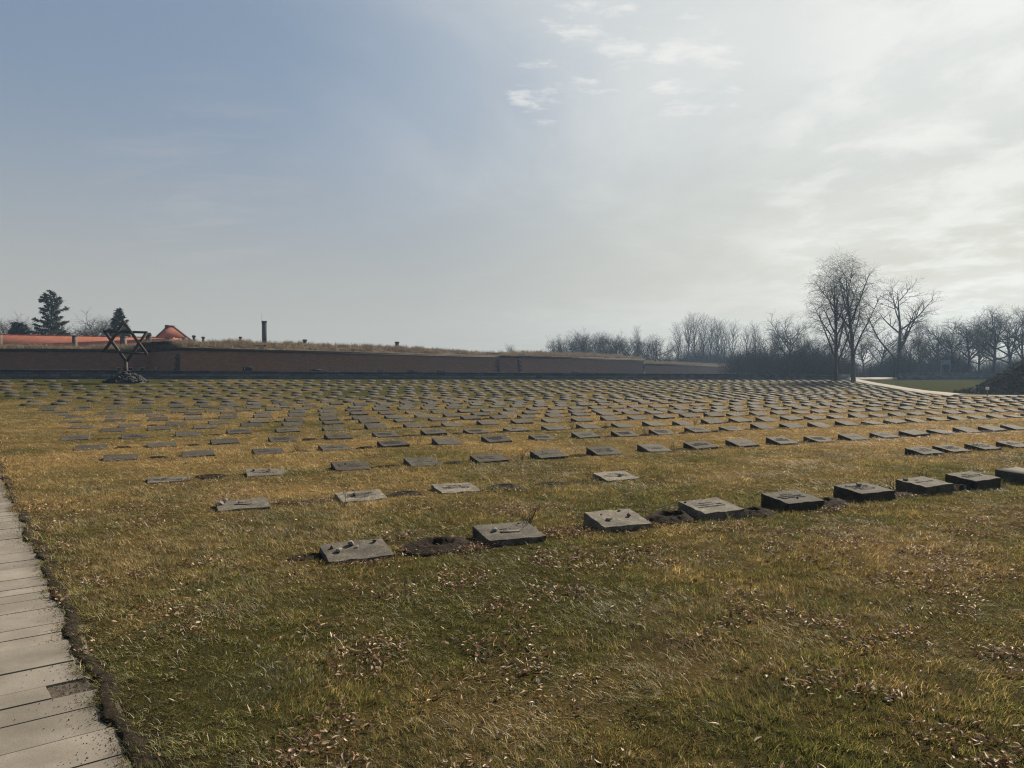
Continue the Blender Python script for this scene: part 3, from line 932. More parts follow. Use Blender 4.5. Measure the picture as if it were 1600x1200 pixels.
def rampart(name, pts, norms, zt0, zt1, hs, end_drop=True, depth=14):
    """turfed bank behind the cornice"""
    D = []
    for i in range(len(pts) - 1):
        n = max(2, int(math.dist(pts[i], pts[i + 1]) / 1.0))
        for k in range(n):
            f = k / n
            D.append((Vector(pts[i]).lerp(Vector(pts[i + 1]), f), norms[i].lerp(norms[i + 1], f).normalized(), hs[i] + (hs[i + 1] - hs[i]) * f, (i + f) / (len(pts) - 1)))
    D.append((Vector(pts[-1]), norms[-1], hs[-1], 1.0))
    offs = [(-.30, .05), (.25, .30), (.7, .48), (1.3, .72), (2.0, .9), (3.0, 1.0), (6, 1.06), (10, 1.06), (depth, 1.0), (depth + 1, -1.5)]
    v = []; f = []; K = len(offs)
    for i, (p, n, h, g) in enumerate(D):
        zt = zt0 + (zt1 - zt0) * g
        for j, (o, k) in enumerate(offs):
            q = p - n * o
            jz = (fbm(q.x / 1.7, q.y / 1.7, 61, 3) - .5) * .3 * min(1, max(0, (o - .2)))
            v.append((q.x, q.y, zt + (h * k if j > 0 else .135) + float(jz)))
    for i in range(len(D) - 1):
        for j in range(K - 1): a = i * K + j; f.append((a, a + K, a + K + 1, a + 1))
    o = link(name, mesh_np(name, v, f, True), M['rampart']); tag(o, kind='structure')
    return np.array(v).reshape(len(D), K, 3)


G1 = rampart('rampart_hill', [W1[0], W1[1], W1[2], W1[3], W1[4], at_d(420, 76.5), at_d(560, 85), at_d(700, 96), at_d(752, 101), W1[5]],
             [n1[0], n1[1], n1[2], n1[3], n1[4], n1[5], n1[5], n1[5], n1[5], n1[5]], ZT, ZT, [.45, .42, .42, .6, .82, .96, 1.0, .9, .62, .28], depth=9)
G2 = rampart('rampart_hill', [W2[0], W2[1], at_d(830, 107.2), at_d(960, 124.6), W2[2]], [n2[0], n2[1], n2[1], n2[2], n2[2]], ZT - .02, ZT - .05, [.25, .6, .78, .8, .45], depth=9)
G3 = rampart('rampart_hill', W3, n3, 2.85, 2.70, [.55, .35], depth=8)

# chimneys that stand up out of the turf
def chimney(label, px, ytop, wpx, d, ybase, cap=True, mat='chimney', rod=False, group='small chimneys on the rampart'):
    x, y = at_d(px, d); zt = z_at(ytop, d); zb = z_at(ybase, d) - 1.6; w = wpx / F_PX * d
    root = empty('chimney', (x, y, zb)); tag(root, label, 'chimney', group)
    root.rotation_euler = (0, 0, R(20))
    H = zt - zb; k = w / 1.28
    b = MB(); b.box(-k / 2, k / 2, -k / 2, k / 2, 0, H - (.14 if cap else 0)); b.build('stack', M[mat], root)
    if cap:
        c = MB(); c.box(-k / 2 - .07, k / 2 + .07, -k / 2 - .07, k / 2 + .07, H - .14, H - .03); c.box(-k / 2 - .02, k / 2 + .02, -k / 2 - .02, k / 2 + .02, H - .03, H + .03); c.build('cap', M['chimney_d'], root)
    if rod:
        c = MB(); c.bar((-k * .55, 0, H * .4), (-k * .55, 0, H + 1.0), .03, .03, (0, 1, 0)); c.build('lightning_rod', M['metal'], root)
    return root


chimney('tall plain dark chimney rising behind the rampart', 413.5, 502, 8.5, 96, 534, True, 'chimney_d', True, None)
chimney('small chimney on the rampart just right of the red hip roof', 303.5, 524.5, 5, 84, 533)
chimney('small chimney second to the right of the red hip roof', 318, 526.5, 4.5, 85, 534)
chimney('small chimney on the rampart left of the tall chimney', 376, 526.5, 4.6, 88, 534)
chimney('squat chimney on the rampart right of the tall chimney', 476.5, 530.8, 6.6, 92, 537)
chimney('squat chimney farthest right along the dry rampart', 620.5, 534.3, 6.4, 101, 541)

# red roofed barracks behind the rampart
def barracks():
    d = 92.0
    xl, xr = at_d(-330, d)[0], at_d(258, d)[0]
    o = Vector(((xl + xr) / 2, d, 0))
    root = empty('barracks', o); tag(root, 'long low barracks with an orange red tiled roof behind the fortress wall', 'building')
    zl, zr = z_at(517.5, d + 2.5), z_at(528, d + 2.5)
    X0, X1 = xl - o.x, xr - o.x
    b = MB(); b.box(X0 + .2, X1 - .2, .6, 7, -2, 4.2); b.build('wall', M['surround'], root)
    r = MB(); r.hexa([(X0, -1.2, 3.6), (X1, -1.2, 3.6), (X1, 7.5, 3.6), (X0, 7.5, 3.6), (X0, 2.5, zl), (X1, 2.5, zr), (X1, 4.6, zr), (X0, 4.6, zl)])
    ro = r.build('roof', M['tiles'], root)
    rid = MB()
    n = 40
    for i in range(n):
        a, c = X0 + (X1 - X0) * i / n, X0 + (X1 - X0) * (i + .96) / n
        z = zl + (zr - zl) * i / n; rid.box(a, c, 2.35, 2.75, z - .06, z + .07 + random.uniform(0, .03))
    rid.build('ridge_tiles', M['tiles'], ro)
    for px, w, top, mat in ((4, 7.5, 521.5, 'chimney'), (122, 4.5, 525, 'chimney'), (197.5, 7.0, 526, 'chimney')):
        x = at_d(px, d)[0] - o.x; k = w / F_PX * d; zt = z_at(top, d)
        c = MB(); c.box(x - k / 2, x + k / 2, -.9, -.35, 3.4, zt - .1); ch = c.build('fire_wall', M[mat], ro)
        c = MB(); c.box(x - k / 2 - .05, x + k / 2 + .05, -.95, -.30, zt - .1, zt); c.build('coping', M['chimney_d'], ch)
    return root


barracks()
# grey brick chimney block right of the star
rt = chimney('wide grey brick chimney with a dark top right of the star', 232.5, 524, 9.5, 88, 538, False, 'quoin', False, None)
c = MB(); hz = z_at(524, 88) - rt.location.z; kk = 9.5 / F_PX * 88 / 1.28
c.box(-kk / 2 - .06, kk / 2 + .06, -kk / 2 - .06, kk / 2 + .06, hz, hz + .12)
for i in (-1, 0, 1): c.box(i * kk / 3 - .1, i * kk / 3 + .1, -.12, .12, hz + .12, hz + .3)
c.build('cap', M['chimney_d'], rt)


def hip_house():
    d = 100.0
    x0, x1 = at_d(233, d)[0], at_d(306, d)[0]; xa, xb = at_d(262.5, d + 2.6)[0], at_d(271, d + 2.6)[0]; xk = at_d(303, d + 6)[0]; xj = at_d(236, d + 6)[0]
    root = empty('hip_roofed_house', ((x0 + x1) / 2, d, 0)); tag(root, 'red hip roofed house rising behind the rampart', 'building')
    ox = (x0 + x1) / 2
    ze, zp = z_at(537, d), z_at(508.2, d)
    b = MB(); b.box(x0 - ox + .5, xk - ox - .5, .6, 5.5, -2, ze); b.build('wall', M['surround'], root)
    v = [(x0 - ox, 0, ze), (x1 - ox, 0, ze), (xk - ox, 6, ze), (xj - ox, 6, ze), (xa - ox, 2.6, zp), (xb - ox, 2.6, zp), (xb - ox, 3.2, zp), (xa - ox, 3.2, zp)]
    r = MB(); r.hexa(v); ro = r.build('roof', M['tiles'], root)
    e = MB(); e.bar((xb - ox, 2.58, zp), (x1 - ox, -.02, ze), .28, .16); e.bar((xa - ox, 2.58, zp), (x0 - ox, -.02, ze), .2, .12); e.build('hip_tiles', M['chimney'], ro)
    c = MB(); c.box(xa - ox - .25, xa - ox + .3, 2.3, 2.9, zp - .5, zp + .18); c.build('chimney', M['chimney'], ro)
    c = MB(); c.box(xa - ox + .3, xb - ox + .05, 2.5, 3.25, zp - .1, zp + .12); c.build('ridge_tiles', M['chimney'], ro)
    for px, w, top in ((268.5, 4, 526.5), (288, 6, 527.5)):
        x = at_d(px, d - 2)[0] - ox; c = MB(); k = w / F_PX * d
        c.box(x - k / 2, x + k / 2, -2.2, -1.5, ze - 2, z_at(top, d - 2)); c.build('dormer_stack', M['chimney'], root)


hip_house()

# ------------------------------------------------------------------ star monument
def star():
    x, y = STAR_XY; zg = float(gz(x, y))
    root = empty('star_monument', (x, y, zg)); tag(root, 'six pointed star of dark beams on a post above the stone heap', 'monument')
    d = y; k = d / F_PX
    def P(px, py, off=0.0):           # face of the star stands along the rows
        a = (px - 197.5) * k * .95; return (a * 0.985, a * 0.17 + off, z_at(py, d) - zg)
    up = [P(197, 503.5, -.10), P(231, 552.5, -.10), P(166.5, 549, -.10)]
    dn = [P(198, 565.5, .10), P(229.5, 519, .10), P(165, 518, .10)]
    for tri in (up, dn):
        for i in range(3):
            a, b = Vector(tri[i]), Vector(tri[(i + 1) % 3]); e = (b - a).normalized() * .05
            m = MB(); m.bar(a - e, b + e, .165, .155, (0, 1, 0) if False else (0.17, -0.985, 0))
            m.build('beam', M['beam'], root)
    m = MB(); m.bar(P(198, 562, .0), (0.02, 0.0, -.2), .19, .17, (0, 1, 0)); m.build('post', M['beam'], root)


def rock_mesh(name, n=1.0, seed=0):
    bm = bmesh.new(); bmesh.ops.create_icosphere(bm, subdivisions=1, radius=.5)
    rr = random.Random(seed)
    for v in bm.verts: v.co *= rr.uniform(.72, 1.15)
    cuts = [Vector((rr.uniform(-1, 1), rr.uniform(-1, 1), rr.uniform(-1, 1))).normalized() for _ in range(4)]
    for c_ in cuts:
        lim = rr.uniform(.25, .36)
        for v in bm.verts:
            h = v.co.dot(c_)
            if h > lim: v.co -= c_ * (h - lim)
    me = bpy.data.meshes.new(name); bm.to_mesh(me); bm.free(); return me


star()


def heap():
    x, y = STAR_XY; zg = float(gz(x, y)); rr = random.Random(3)
    root = empty('stone_heap', (x, y, zg)); tag(root, 'low heap of dark basalt stones at the foot of the star', 'stone heap')
    core = []; cf = []
    nr, na = 8, 28
    for i in range(nr + 1):
        for a in range(na):
            f = i / nr; t = a / na * 2 * math.pi
            core.append((1.45 * f * math.cos(t), 1.15 * f * math.sin(t), .78 * (1 - f) ** .9 * (1 + .12 * math.sin(3 * t)) - .1))
    for i in range(nr):
        for a in range(na): b = (a + 1) % na; cf.append((i * na + a, i * na + b, (i + 1) * na + b, (i + 1) * na + a))
    link('core', mesh_np('core', core, cf), M['heap'], root)
    meshes = [rock_mesh('heap_stone', seed=i) for i in range(8)]
    for m_ in meshes: m_.materials.append(M['heap'])
    for i in range(230):
        f = math.sqrt(rr.random()) * .98; t = rr.random() * 2 * math.pi
        o = link('heap_stone', rr.choice(meshes), None, root, (1.48 * f * math.cos(t), 1.2 * f * math.sin(t), .80 * (1 - f) ** .9 * (1 + .12 * math.sin(3 * t)) - .04))
        s = rr.uniform(.16, .36); o.scale = (s * rr.uniform(.8, 1.4), s * rr.uniform(.8, 1.3), s * rr.uniform(.5, .9)); o.rotation_euler = (rr.uniform(-.7, .7), rr.uniform(-.7, .7), rr.uniform(0, 6.3))


heap()

# ------------------------------------------------------------------ gravestones
def stone_mesh(hf, hb, w=STONE_W, d=STONE_D, near=False, seed=0, mat='stone'):
    rr = random.Random(seed); sink = .16
    bm = bmesh.new()
    vs = [bm.verts.new(c) for c in ((0, 0, -sink), (w, 0, -sink), (w, d, -sink), (0, d, -sink), (0, 0, hf), (w, 0, hf), (w, d, hb), (0, d, hb))]
    for f in BOXF: bm.faces.new([vs[i] for i in f])
    bmesh.ops.recalc_face_normals(bm, faces=bm.faces)
    if near:
        bmesh.ops.subdivide_edges(bm, edges=bm.edges[:], cuts=5, use_grid_fill=True)
        for v in bm.verts:
            edge = sum((abs(v.co.x) < 1e-4 or abs(v.co.x - w) < 1e-4, abs(v.co.y) < 1e-4 or abs(v.co.y - d) < 1e-4, v.co.z > hf - 1e-4 and abs(v.co.z - (hf + (hb - hf) * v.co.y / d)) < 1e-4))
            a = .0035 if edge < 2 else .006
            v.co += Vector((rr.uniform(-a, a), rr.uniform(-a, a), rr.uniform(-a, a)))
            if edge >= 2 and v.co.z > -.02:
                c_ = Vector((w / 2, d / 2, 0)); q_ = (c_ - v.co); q_.z = -abs(q_.z) * .2; v.co += q_.normalized() * .005
    else:
        te = [e for e in bm.edges if max(e.verts[0].co.z, e.verts[1].co.z) > -.1]
        bmesh.ops.bevel(bm, geom=te, offset=.010, segments=1, affect='EDGES')
    me = bpy.data.meshes.new('gravestone'); bm.to_mesh(me); bm.free(); me.materials.append(M[mat]); return me


def inscription_mesh(kind, seed):
    rr = random.Random(seed); b = MB()
    def line(y, x0, x1, h):
        x = x0
        while x < x1:
            w = rr.choice((.009, .013, .017)) * h / .03
            if rr.random() < .12: x += .014
            y0 = y + rr.uniform(-.001, .001); t = .0028
            k = rr.random()
            if k < .4:
                b.box(x, x + w * .34, y0, y0 + h, -.002, t); b.box(x + w * .34, x + w, y0 + h * rr.choice((0, .4, .78)), y0 + h * rr.choice((.22, .6, 1)) + .002, -.002, t)
            elif k < .7:
                b.box(x, x + w * .3, y0, y0 + h, -.002, t); b.box(x + w * .7, x + w, y0, y0 + h, -.002, t); b.box(x + w * .3, x + w * .7, y0 + h * .4, y0 + h * .62, -.002, t)
            else:
                b.box(x + w * .33, x + w * .66, y0, y0 + h, -.002, t); b.box(x, x + w, y0 + h * .8, y0 + h, -.002, t * .98)
            x += w + .006 * h / .03
    if kind == 0:      # a number above a narrow name plate
        line(.265, .225, .32, .036)
        b.box(.20, .40, .175, .215, -.002, .006)
        b2 = MB(); line(.181, .207, .39, .027)
    elif kind == 1:
        line(.30, .20, .38, .034); line(.235, .09, .48, .034); line(.18, .09, .47, .03)
    elif kind == 2:
        line(.29, .23, .33, .036); line(.20, .12, .46, .03)
    else:
        line(.30, .10, .47, .032); line(.245, .10, .44, .03); line(.19, .10, .47, .03); line(.14, .16, .4, .026)
    me = b.mesh('inscription'); me.materials.append(M['letter']); return me


ORD = ['', 'first', 'second', 'third', 'fourth', 'fifth', 'sixth', 'seventh', 'eighth', 'ninth', 'tenth', 'eleventh', 'twelfth', 'thirteenth', 'fourteenth', 'fifteenth', 'sixteenth', 'seventeenth', 'eighteenth', 'nineteenth', 'twentieth']
TENS = {2: 'twenty', 3: 'thirty', 4: 'forty', 5: 'fifty', 6: 'sixty'}
TENTH = {2: 'twentieth', 3: 'thirtieth', 4: 'fortieth', 5: 'fiftieth', 6: 'sixtieth'}


def ordinal(n):
    if n <= 20: return ORD[n]
    return TENTH[n // 10] if n % 10 == 0 else TENS[n // 10] + '-' + ORD[n % 10]


SPECIAL = {
    (0, 1): 'nearest sunken gravestone with five pebbles, at the left end of the front row',
    (0, 2): 'grey sloping gravestone with one pebble and a name strip, second in the front row',
    (0, 3): 'grey gravestone with pale and dark pebbles between bare twigs and a soil crater',
    (0, 4): 'blocky gravestone right of the soil crater, fourth in the front row',
    (0, 6): 'tall blocky gravestone with one pebble on its back edge, sixth in the front row',
    (1, 1): 'flat pale gravestone with two pebbles, alone at the left end of the second row',
    (1, 2): 'flat speckled gravestone beside a dark soil hole, second in the second row',
    (1, 3): 'pale gravestone with two bold lines of raised letters, third in the second row',
    (1, 4): 'low gravestone with one round pebble, standing alone right of bare soil',
    (2, 1): 'sunken gravestone almost lost in the grass at the left end of the third row',
    (2, 2): 'gravestone with one dark and one white pebble, second in the third row',
}
seen_k = {}
for s in STONES:
    if s['seen']: seen_k[s['row']] = seen_k.get(s['row'], 0) + 1; s['kk'] = seen_k[s['row']]
STONES.sort(key=lambda s: s['d'])
inscr = [[inscription_mesh(k, k * 10 + j) for j in range(3)] for k in range(4)]
INK = {(0, 1): 2, (0, 2): 0, (0, 3): 0, (0, 4): 1, (0, 5): 1, (1, 1): 0, (1, 2): 3, (1, 3): 1, (1, 4): 1}
pool = {}
PALE = {(0, 1), (0, 2), (0, 3), (0, 4), (1, 1), (1, 2), (1, 3), (1, 4), (2, 1), (2, 2)}
n_ind = 0; rest = MB()
seen = [s for s in STONES if s['seen']]
own = set(id(s) for s in seen[:300])
for s in STONES:
    z = s['z']
    near = s['row'] <= 1 or s['d'] < 15
    if id(s) in own:
        if near: me = stone_mesh(s['hf'], s['hb'], STONE_W * random.uniform(.98, 1.03), STONE_D, True, int(s['d'] * 1000), 'stone_p' if (s['row'], s['k']) in PALE else 'stone')
        else:
            key = (round(s['hf'] / .012), round(s['hb'] / .02), random.randrange(2))
            if key not in pool: pool[key] = stone_mesh(key[0] * .012, key[1] * .02, STONE_W * (1 + .03 * key[2]), STONE_D)
            me = pool[key]
        o = link('gravestone', me, None, None, (s['x'], s['y'], z), (R(random.uniform(-2, 2)) if s['row'] > 1 else R(random.uniform(-.6, .6)), R(random.uniform(-2.2, 2.2)) if s['row'] > 1 else R(random.uniform(-.8, .8)), s['rot']))
        lab = SPECIAL.get((s['row'], s['k'])) or 'grey sloping gravestone, %s from the left in the %s row from the front' % (ordinal(s['kk']), ordinal(s['row'] + 1))
        tag(o, lab, 'gravestone', 'gravestones set in long rows across the lawn')
        s['obj'] = o
        if s['d'] < 21 and (s['row'], s['k']) not in ((0, 1), (0, 3)):
            kind = INK.get((s['row'], s['k']), random.choice((1, 2, 3, 3)))
            tag(link('inscription', random.choice(inscr[kind]), None, o, (0, 0, s['hf'] + .0015), (math.atan2(s['hb'] - s['hf'], STONE_D), 0, 0)), kind='stuff')
    else:
        c, sn = math.cos(s['rot']), math.sin(s['rot'])
        pts = []
        for (lx, ly, lz) in ((0, 0, -.15), (STONE_W, 0, -.15), (STONE_W, STONE_D, -.15), (0, STONE_D, -.15), (0, 0, s['hf']), (STONE_W, 0, s['hf']), (STONE_W, STONE_D, s['hb']), (0, STONE_D, s['hb'])):
            pts.append((s['x'] + lx * c - ly * sn, s['y'] + lx * sn + ly * c, z + lz))
        rest.hexa(pts)
o = rest.build('gravestones_beyond', M['stone'])
tag(o, 'far rows of small grey gravestones towards the low dark wall', 'gravestones', 'gravestones set in long rows across the lawn', 'stuff')

# pebbles laid on the stones: (row, k, x, y on the top face, size, dark?, label)
PEB = [
    (0, 1, .27, .335, .055, 0, 'upright pale stone on the back edge of the nearest gravestone'),
    (0, 1, .135, .20, .06, 0, 'flat wedge of pale stone near the left side of the nearest gravestone'),
    (0, 1, .09, .30, .032, 1, 'small reddish pebble near the left back corner of the nearest gravestone'),
    (0, 1, .305, .255, .034, 0, 'small flat grey pebble in the middle of the nearest gravestone'),
    (0, 1, .49, .355, .04, 1, 'dark pebble at the right back corner of the nearest gravestone'),
    (0, 2, .16, .25, .05, 0, 'squared grey pebble on the gravestone right of the soil crater'),
    (0, 2, .47, .36, .018, 1, 'tiny dark pebble at the back of the second front gravestone'),
    (0, 3, .155, .17, .05, 0, 'round pale pebble on the third gravestone of the front row'),
    (0, 3, .43, .22, .042, 1, 'dark round pebble on the third gravestone of the front row'),
    (0, 3, .42, .385, .032, 0, 'small pebble at the back edge of the third front gravestone'),
    (0, 3, .15, .32, .02, 1, 'tiny pebble near the left back corner of the third front gravestone'),
    (0, 4, .05, .37, .028, 1, 'small dark pebble at the left back corner of the fourth front gravestone'),
    (0, 5, .30, .14, .026, 1, 'small dark pebble near the front of the fifth front gravestone'),
    (0, 6, .32, .31, .06, 0, 'pale block of stone on the sixth front gravestone'),
    (0, 6, .10, .33, .022, 1, 'tiny dark pebble left of the block on the sixth front gravestone'),
    (0, 7, .10, .36, .052, 0, 'grey pebble at the left back corner of the seventh front gravestone'),
    (0, 9, .22, .30, .03, 1, 'small dark pebble on the gravestone cut by the right picture edge'),
    (1, 1, .05, .27, .07, 0, 'pinkish stone at the left side of the flat second row gravestone'),
    (1, 1, .11, .37, .06, 0, 'smaller pinkish stone at the back of the flat second row gravestone'),
    (1, 1, .26, .27, .028, 1, 'little grey pebble in the middle of the flat second row gravestone'),
    (1, 2, .22, .23, .05, 1, 'dark clod on the speckled gravestone in the second row'),
    (1, 4, .34, .18, .06, 0, 'round grey pebble on the lone gravestone of the second row'),
    (2, 2, .13, .30, .045, 1, 'dark pebble on the second gravestone of the third row'),
    (2, 2, .36, .25, .05, 0, 'white pebble on the second gravestone of the third row'),
    (2, 3, .22, .28, .03, 1, 'small dark pebble on the third gravestone of the third row'),
    (2, 6, .22, .33, .035, 1, 'small dark pebble on the sixth gravestone of the third row'),
    (3, 7, .28, .33, .045, 1, 'dark pebble standing on a fourth row gravestone'),
]
bykey = {(s['row'], s['k']): s for s in STONES}
for i, (r, k, lx, ly, sz, dark, lab) in enumerate(PEB):
    s = bykey.get((r, k))
    if not s or 'obj' not in s: continue
    c, sn = math.cos(s['rot']), math.sin(s['rot'])
    zt = s['z'] + s['hf'] + (s['hb'] - s['hf']) * ly / STONE_D
    rr = random.Random(i + 50); sz = sz * 1.45
    me = rock_mesh('pebble', seed=i + 90); me.materials.append(M['pebble_d' if dark else 'pebble'])
    hs = sz * rr.uniform(.62, .85) * (1.25 if 'upright' in lab else 1)
    o = link('pebble', me, None, None, (s['x'] + lx * c - ly * sn, s['y'] + lx * sn + ly * c, zt + hs * .33))
    o.scale = (sz * rr.uniform(.95, 1.3), sz * rr.uniform(.8, 1.0), hs); o.rotation_euler = (0, 0, rr.uniform(0, 6))
    tag(o, lab, 'pebble', 'pebbles laid on the gravestones')

# ------------------------------------------------------------------ soil craters
def crater(x, y, ra, rc, h, cr, seed):
    nr, na = 16, 44; v = []; f = []
    for i in range(nr + 1):
        for a in range(na):
            t = a / na * 2 * math.pi; fr = i / nr
            rim = 1 + .07 * math.sin(2 * t + seed) + .05 * math.sin(5 * t + seed * 2) + .03 * math.sin(11 * t + seed * 3)
            lx, ly = ra * fr * rim * math.cos(t), rc * fr * rim * math.sin(t)
            wx, wy = x + lx * CA - ly * SA, y + lx * SA + ly * CA
            prof = min(1.0, ((1 - fr) / .45)) ** 1.15
            if cr > 0:
                g_ = min(1.0, max(0.0, (fr - .30) / .22)); prof = prof * (1 - cr * (1 - g_ * g_ * (3 - 2 * g_)))
            jit = float((fbm(np.array(wx / .045), np.array(wy / .045), 91, 3) - .5)) * .042 * (1 if fr < .97 else 0)
            v.append((wx, wy, float(gz(wx, wy)) + h * prof + jit * (0.4 if h < .05 else 1) + (.010 if fr < .97 else -.02)))
    for i in range(nr):
        for a in range(na): b = (a + 1) % na; f.append((i * na + a, i * na + b, (i + 1) * na + b, (i + 1) * na + a))
    return np.array(v), np.array(f)


far = MB()
for i, (x, y, ra, rc, h, cr) in enumerate(CRATERS):
    v, f = crater(x, y, ra, rc, h, cr, i * 1.7)
    if i < 11:
        o = link('soil_patch', mesh_np('soil_patch', v, f, False), M['soil']); tag(o, kind='structure')
    else: far.add(v, f)
for s_ in STONES:  # soil skirts, widened at left and front to paint the stones' shade
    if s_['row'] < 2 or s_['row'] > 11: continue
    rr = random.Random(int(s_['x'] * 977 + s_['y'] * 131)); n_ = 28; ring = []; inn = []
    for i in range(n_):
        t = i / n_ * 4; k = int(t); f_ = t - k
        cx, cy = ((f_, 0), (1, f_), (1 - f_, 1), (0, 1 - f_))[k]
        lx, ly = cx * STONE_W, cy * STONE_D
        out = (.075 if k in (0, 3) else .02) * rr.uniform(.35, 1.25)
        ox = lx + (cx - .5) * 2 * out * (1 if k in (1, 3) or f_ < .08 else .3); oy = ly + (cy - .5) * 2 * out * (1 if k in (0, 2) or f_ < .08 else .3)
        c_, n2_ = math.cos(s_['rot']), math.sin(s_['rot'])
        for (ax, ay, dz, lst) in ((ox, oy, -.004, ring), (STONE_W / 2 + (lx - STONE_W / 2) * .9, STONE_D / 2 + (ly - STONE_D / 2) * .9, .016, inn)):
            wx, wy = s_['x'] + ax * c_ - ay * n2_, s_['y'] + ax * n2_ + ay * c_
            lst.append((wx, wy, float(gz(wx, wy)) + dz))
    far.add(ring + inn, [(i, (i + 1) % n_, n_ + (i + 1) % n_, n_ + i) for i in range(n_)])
o = far.build('soil_and_shade_patches', M['soil']); tag(o, 'dark loose soil between the gravestones, with shade painted at their feet', 'soil', kind='stuff')

# ------------------------------------------------------------------ scatter with geometry nodes
def scatter(name, variants, pts, rot, scl, idx, tints=None, vals=None):
    coll = bpy.data.collections.new(name + '_kinds')
    for i, me in enumerate(variants):
        ob = bpy.data.objects.new('%s_kind_%02d' % (name, i), me); coll.objects.link(ob)
    me = bpy.data.meshes.new(name); me.vertices.add(len(pts)); me.vertices.foreach_set('co', np.asarray(pts, np.float32).ravel())
    add_attr(me, 'rot', rot, 'FLOAT_VECTOR'); add_attr(me, 'scl', scl, 'FLOAT_VECTOR'); add_attr(me, 'idx', idx, 'INT')
    if tints is not None: add_attr(me, 'tint', tints)
    if vals is not None: add_attr(me, 'val', vals)
    o = bpy.data.objects.new(name, me); COL.objects.link(o)
    ng = bpy.data.node_groups.new(name, 'GeometryNodeTree')
    ng.interface.new_socket('Geometry', in_out='INPUT', socket_type='NodeSocketGeometry')
    ng.interface.new_socket('Geometry', in_out='OUTPUT', socket_type='NodeSocketGeometry')
    N = ng.nodes; L = ng.links
    gi = N.new('NodeGroupInput'); go = N.new('NodeGroupOutput')
    ip = N.new('GeometryNodeInstanceOnPoints'); ci = N.new('GeometryNodeCollectionInfo')
    ci.inputs['Collection'].default_value = coll; ci.inputs['Separate Children'].default_value = True; ci.inputs['Reset Children'].default_value = True
    L.new(gi.outputs[0], ip.inputs['Points']); L.new(ci.outputs[0], ip.inputs['Instance']); ip.inputs['Pick Instance'].default_value = True
    for nm, typ, sock in (('rot', 'FLOAT_VECTOR', 'Rotation'), ('scl', 'FLOAT_VECTOR', 'Scale'), ('idx', 'INT', 'Instance Index')):
        a = N.new('GeometryNodeInputNamedAttribute'); a.data_type = typ; a.inputs['Name'].default_value = nm
        L.new(a.outputs['Attribute'], ip.inputs[sock])
    L.new(ip.outputs[0], go.inputs[0])
    mod = o.modifiers.new('scatter', 'NODES'); mod.node_group = ng
    tag(o, kind='stuff'); return o


def tuft_mesh(n, hmin, hmax, spread, wid, lean, mat, seed, segs=2):
    rr = np.random.default_rng(seed); V = []; Fq = []; RN = []; base = 0
    for i in range(n):
        a = rr.uniform(0, 2 * math.pi); r = spread * math.sqrt(rr.random())
        bx, by = r * math.cos(a), r * math.sin(a)
        h = rr.uniform(hmin, hmax); w = wid * rr.uniform(.7, 1.3)
        th = rr.normal(0, 1.1); ln = np.clip(rr.normal(lean, .35), 0.02, 1.45)
        dx, dy = math.cos(th), math.sin(th); fa = rr.uniform(0, math.pi); sx, sy = math.cos(fa) * w / 2, math.sin(fa) * w / 2
        x, y, z = bx, by, -0.006; rn = rr.random()
        for k in range(segs + 1):
            ww = (1 - k / (segs + .35))
            V += [(x - sx * ww, y - sy * ww, z), (x + sx * ww, y + sy * ww, z)]; RN += [rn, rn]
            t = ln * (0.45 + 0.85 * k / segs); st_ = h / segs
            x += dx * math.sin(t) * st_; y += dy * math.sin(t) * st_; z += math.cos(t) * st_
        for k in range(segs): b = base + 2 * k; Fq.append((b, b + 1, b + 3, b + 2))
        base += 2 * (segs + 1)
    me = mesh_np('tuft', V, Fq); add_attr(me, 'rnd', RN); me.materials.append(mat); return me


def region(y0, y1, dens, side=1.9):
    """random ground points of the view between two depths"""
    w1 = .73 * y1 + side
    n = int(dens * (y1 - y0) * 2 * w1)
    x = rng.uniform(-w1, w1, n); y = rng.uniform(y0, y1, n)
    k = np.abs(x) < .73 * y + side
    return x[k], y[k]


def off_stones(x, y, pad=0.0):
    keep = np.ones(len(x), bool)
    p, q = pq(x, y)
    for s in STONES:
        if s['d'] > 26: continue
        keep &= ~((p > s['p'] - .012 - pad) & (p < s['p'] + STONE_D + .01 + pad) & (q > s['q'] - .01 - pad) & (q < s['q'] + STONE_W + .01 + pad))
    return keep


def off_craters(x, y, k=.80):
    keep = np.ones(len(x), bool)
    for (cx, cy, ra, rc, h, cr) in CRATERS:
        dx, dy = x - cx, y - cy; a = (dx * CA + dy * SA) / ra; b = (-dx * SA + dy * CA) / rc
        keep &= (a * a + b * b) > k * k
    return keep


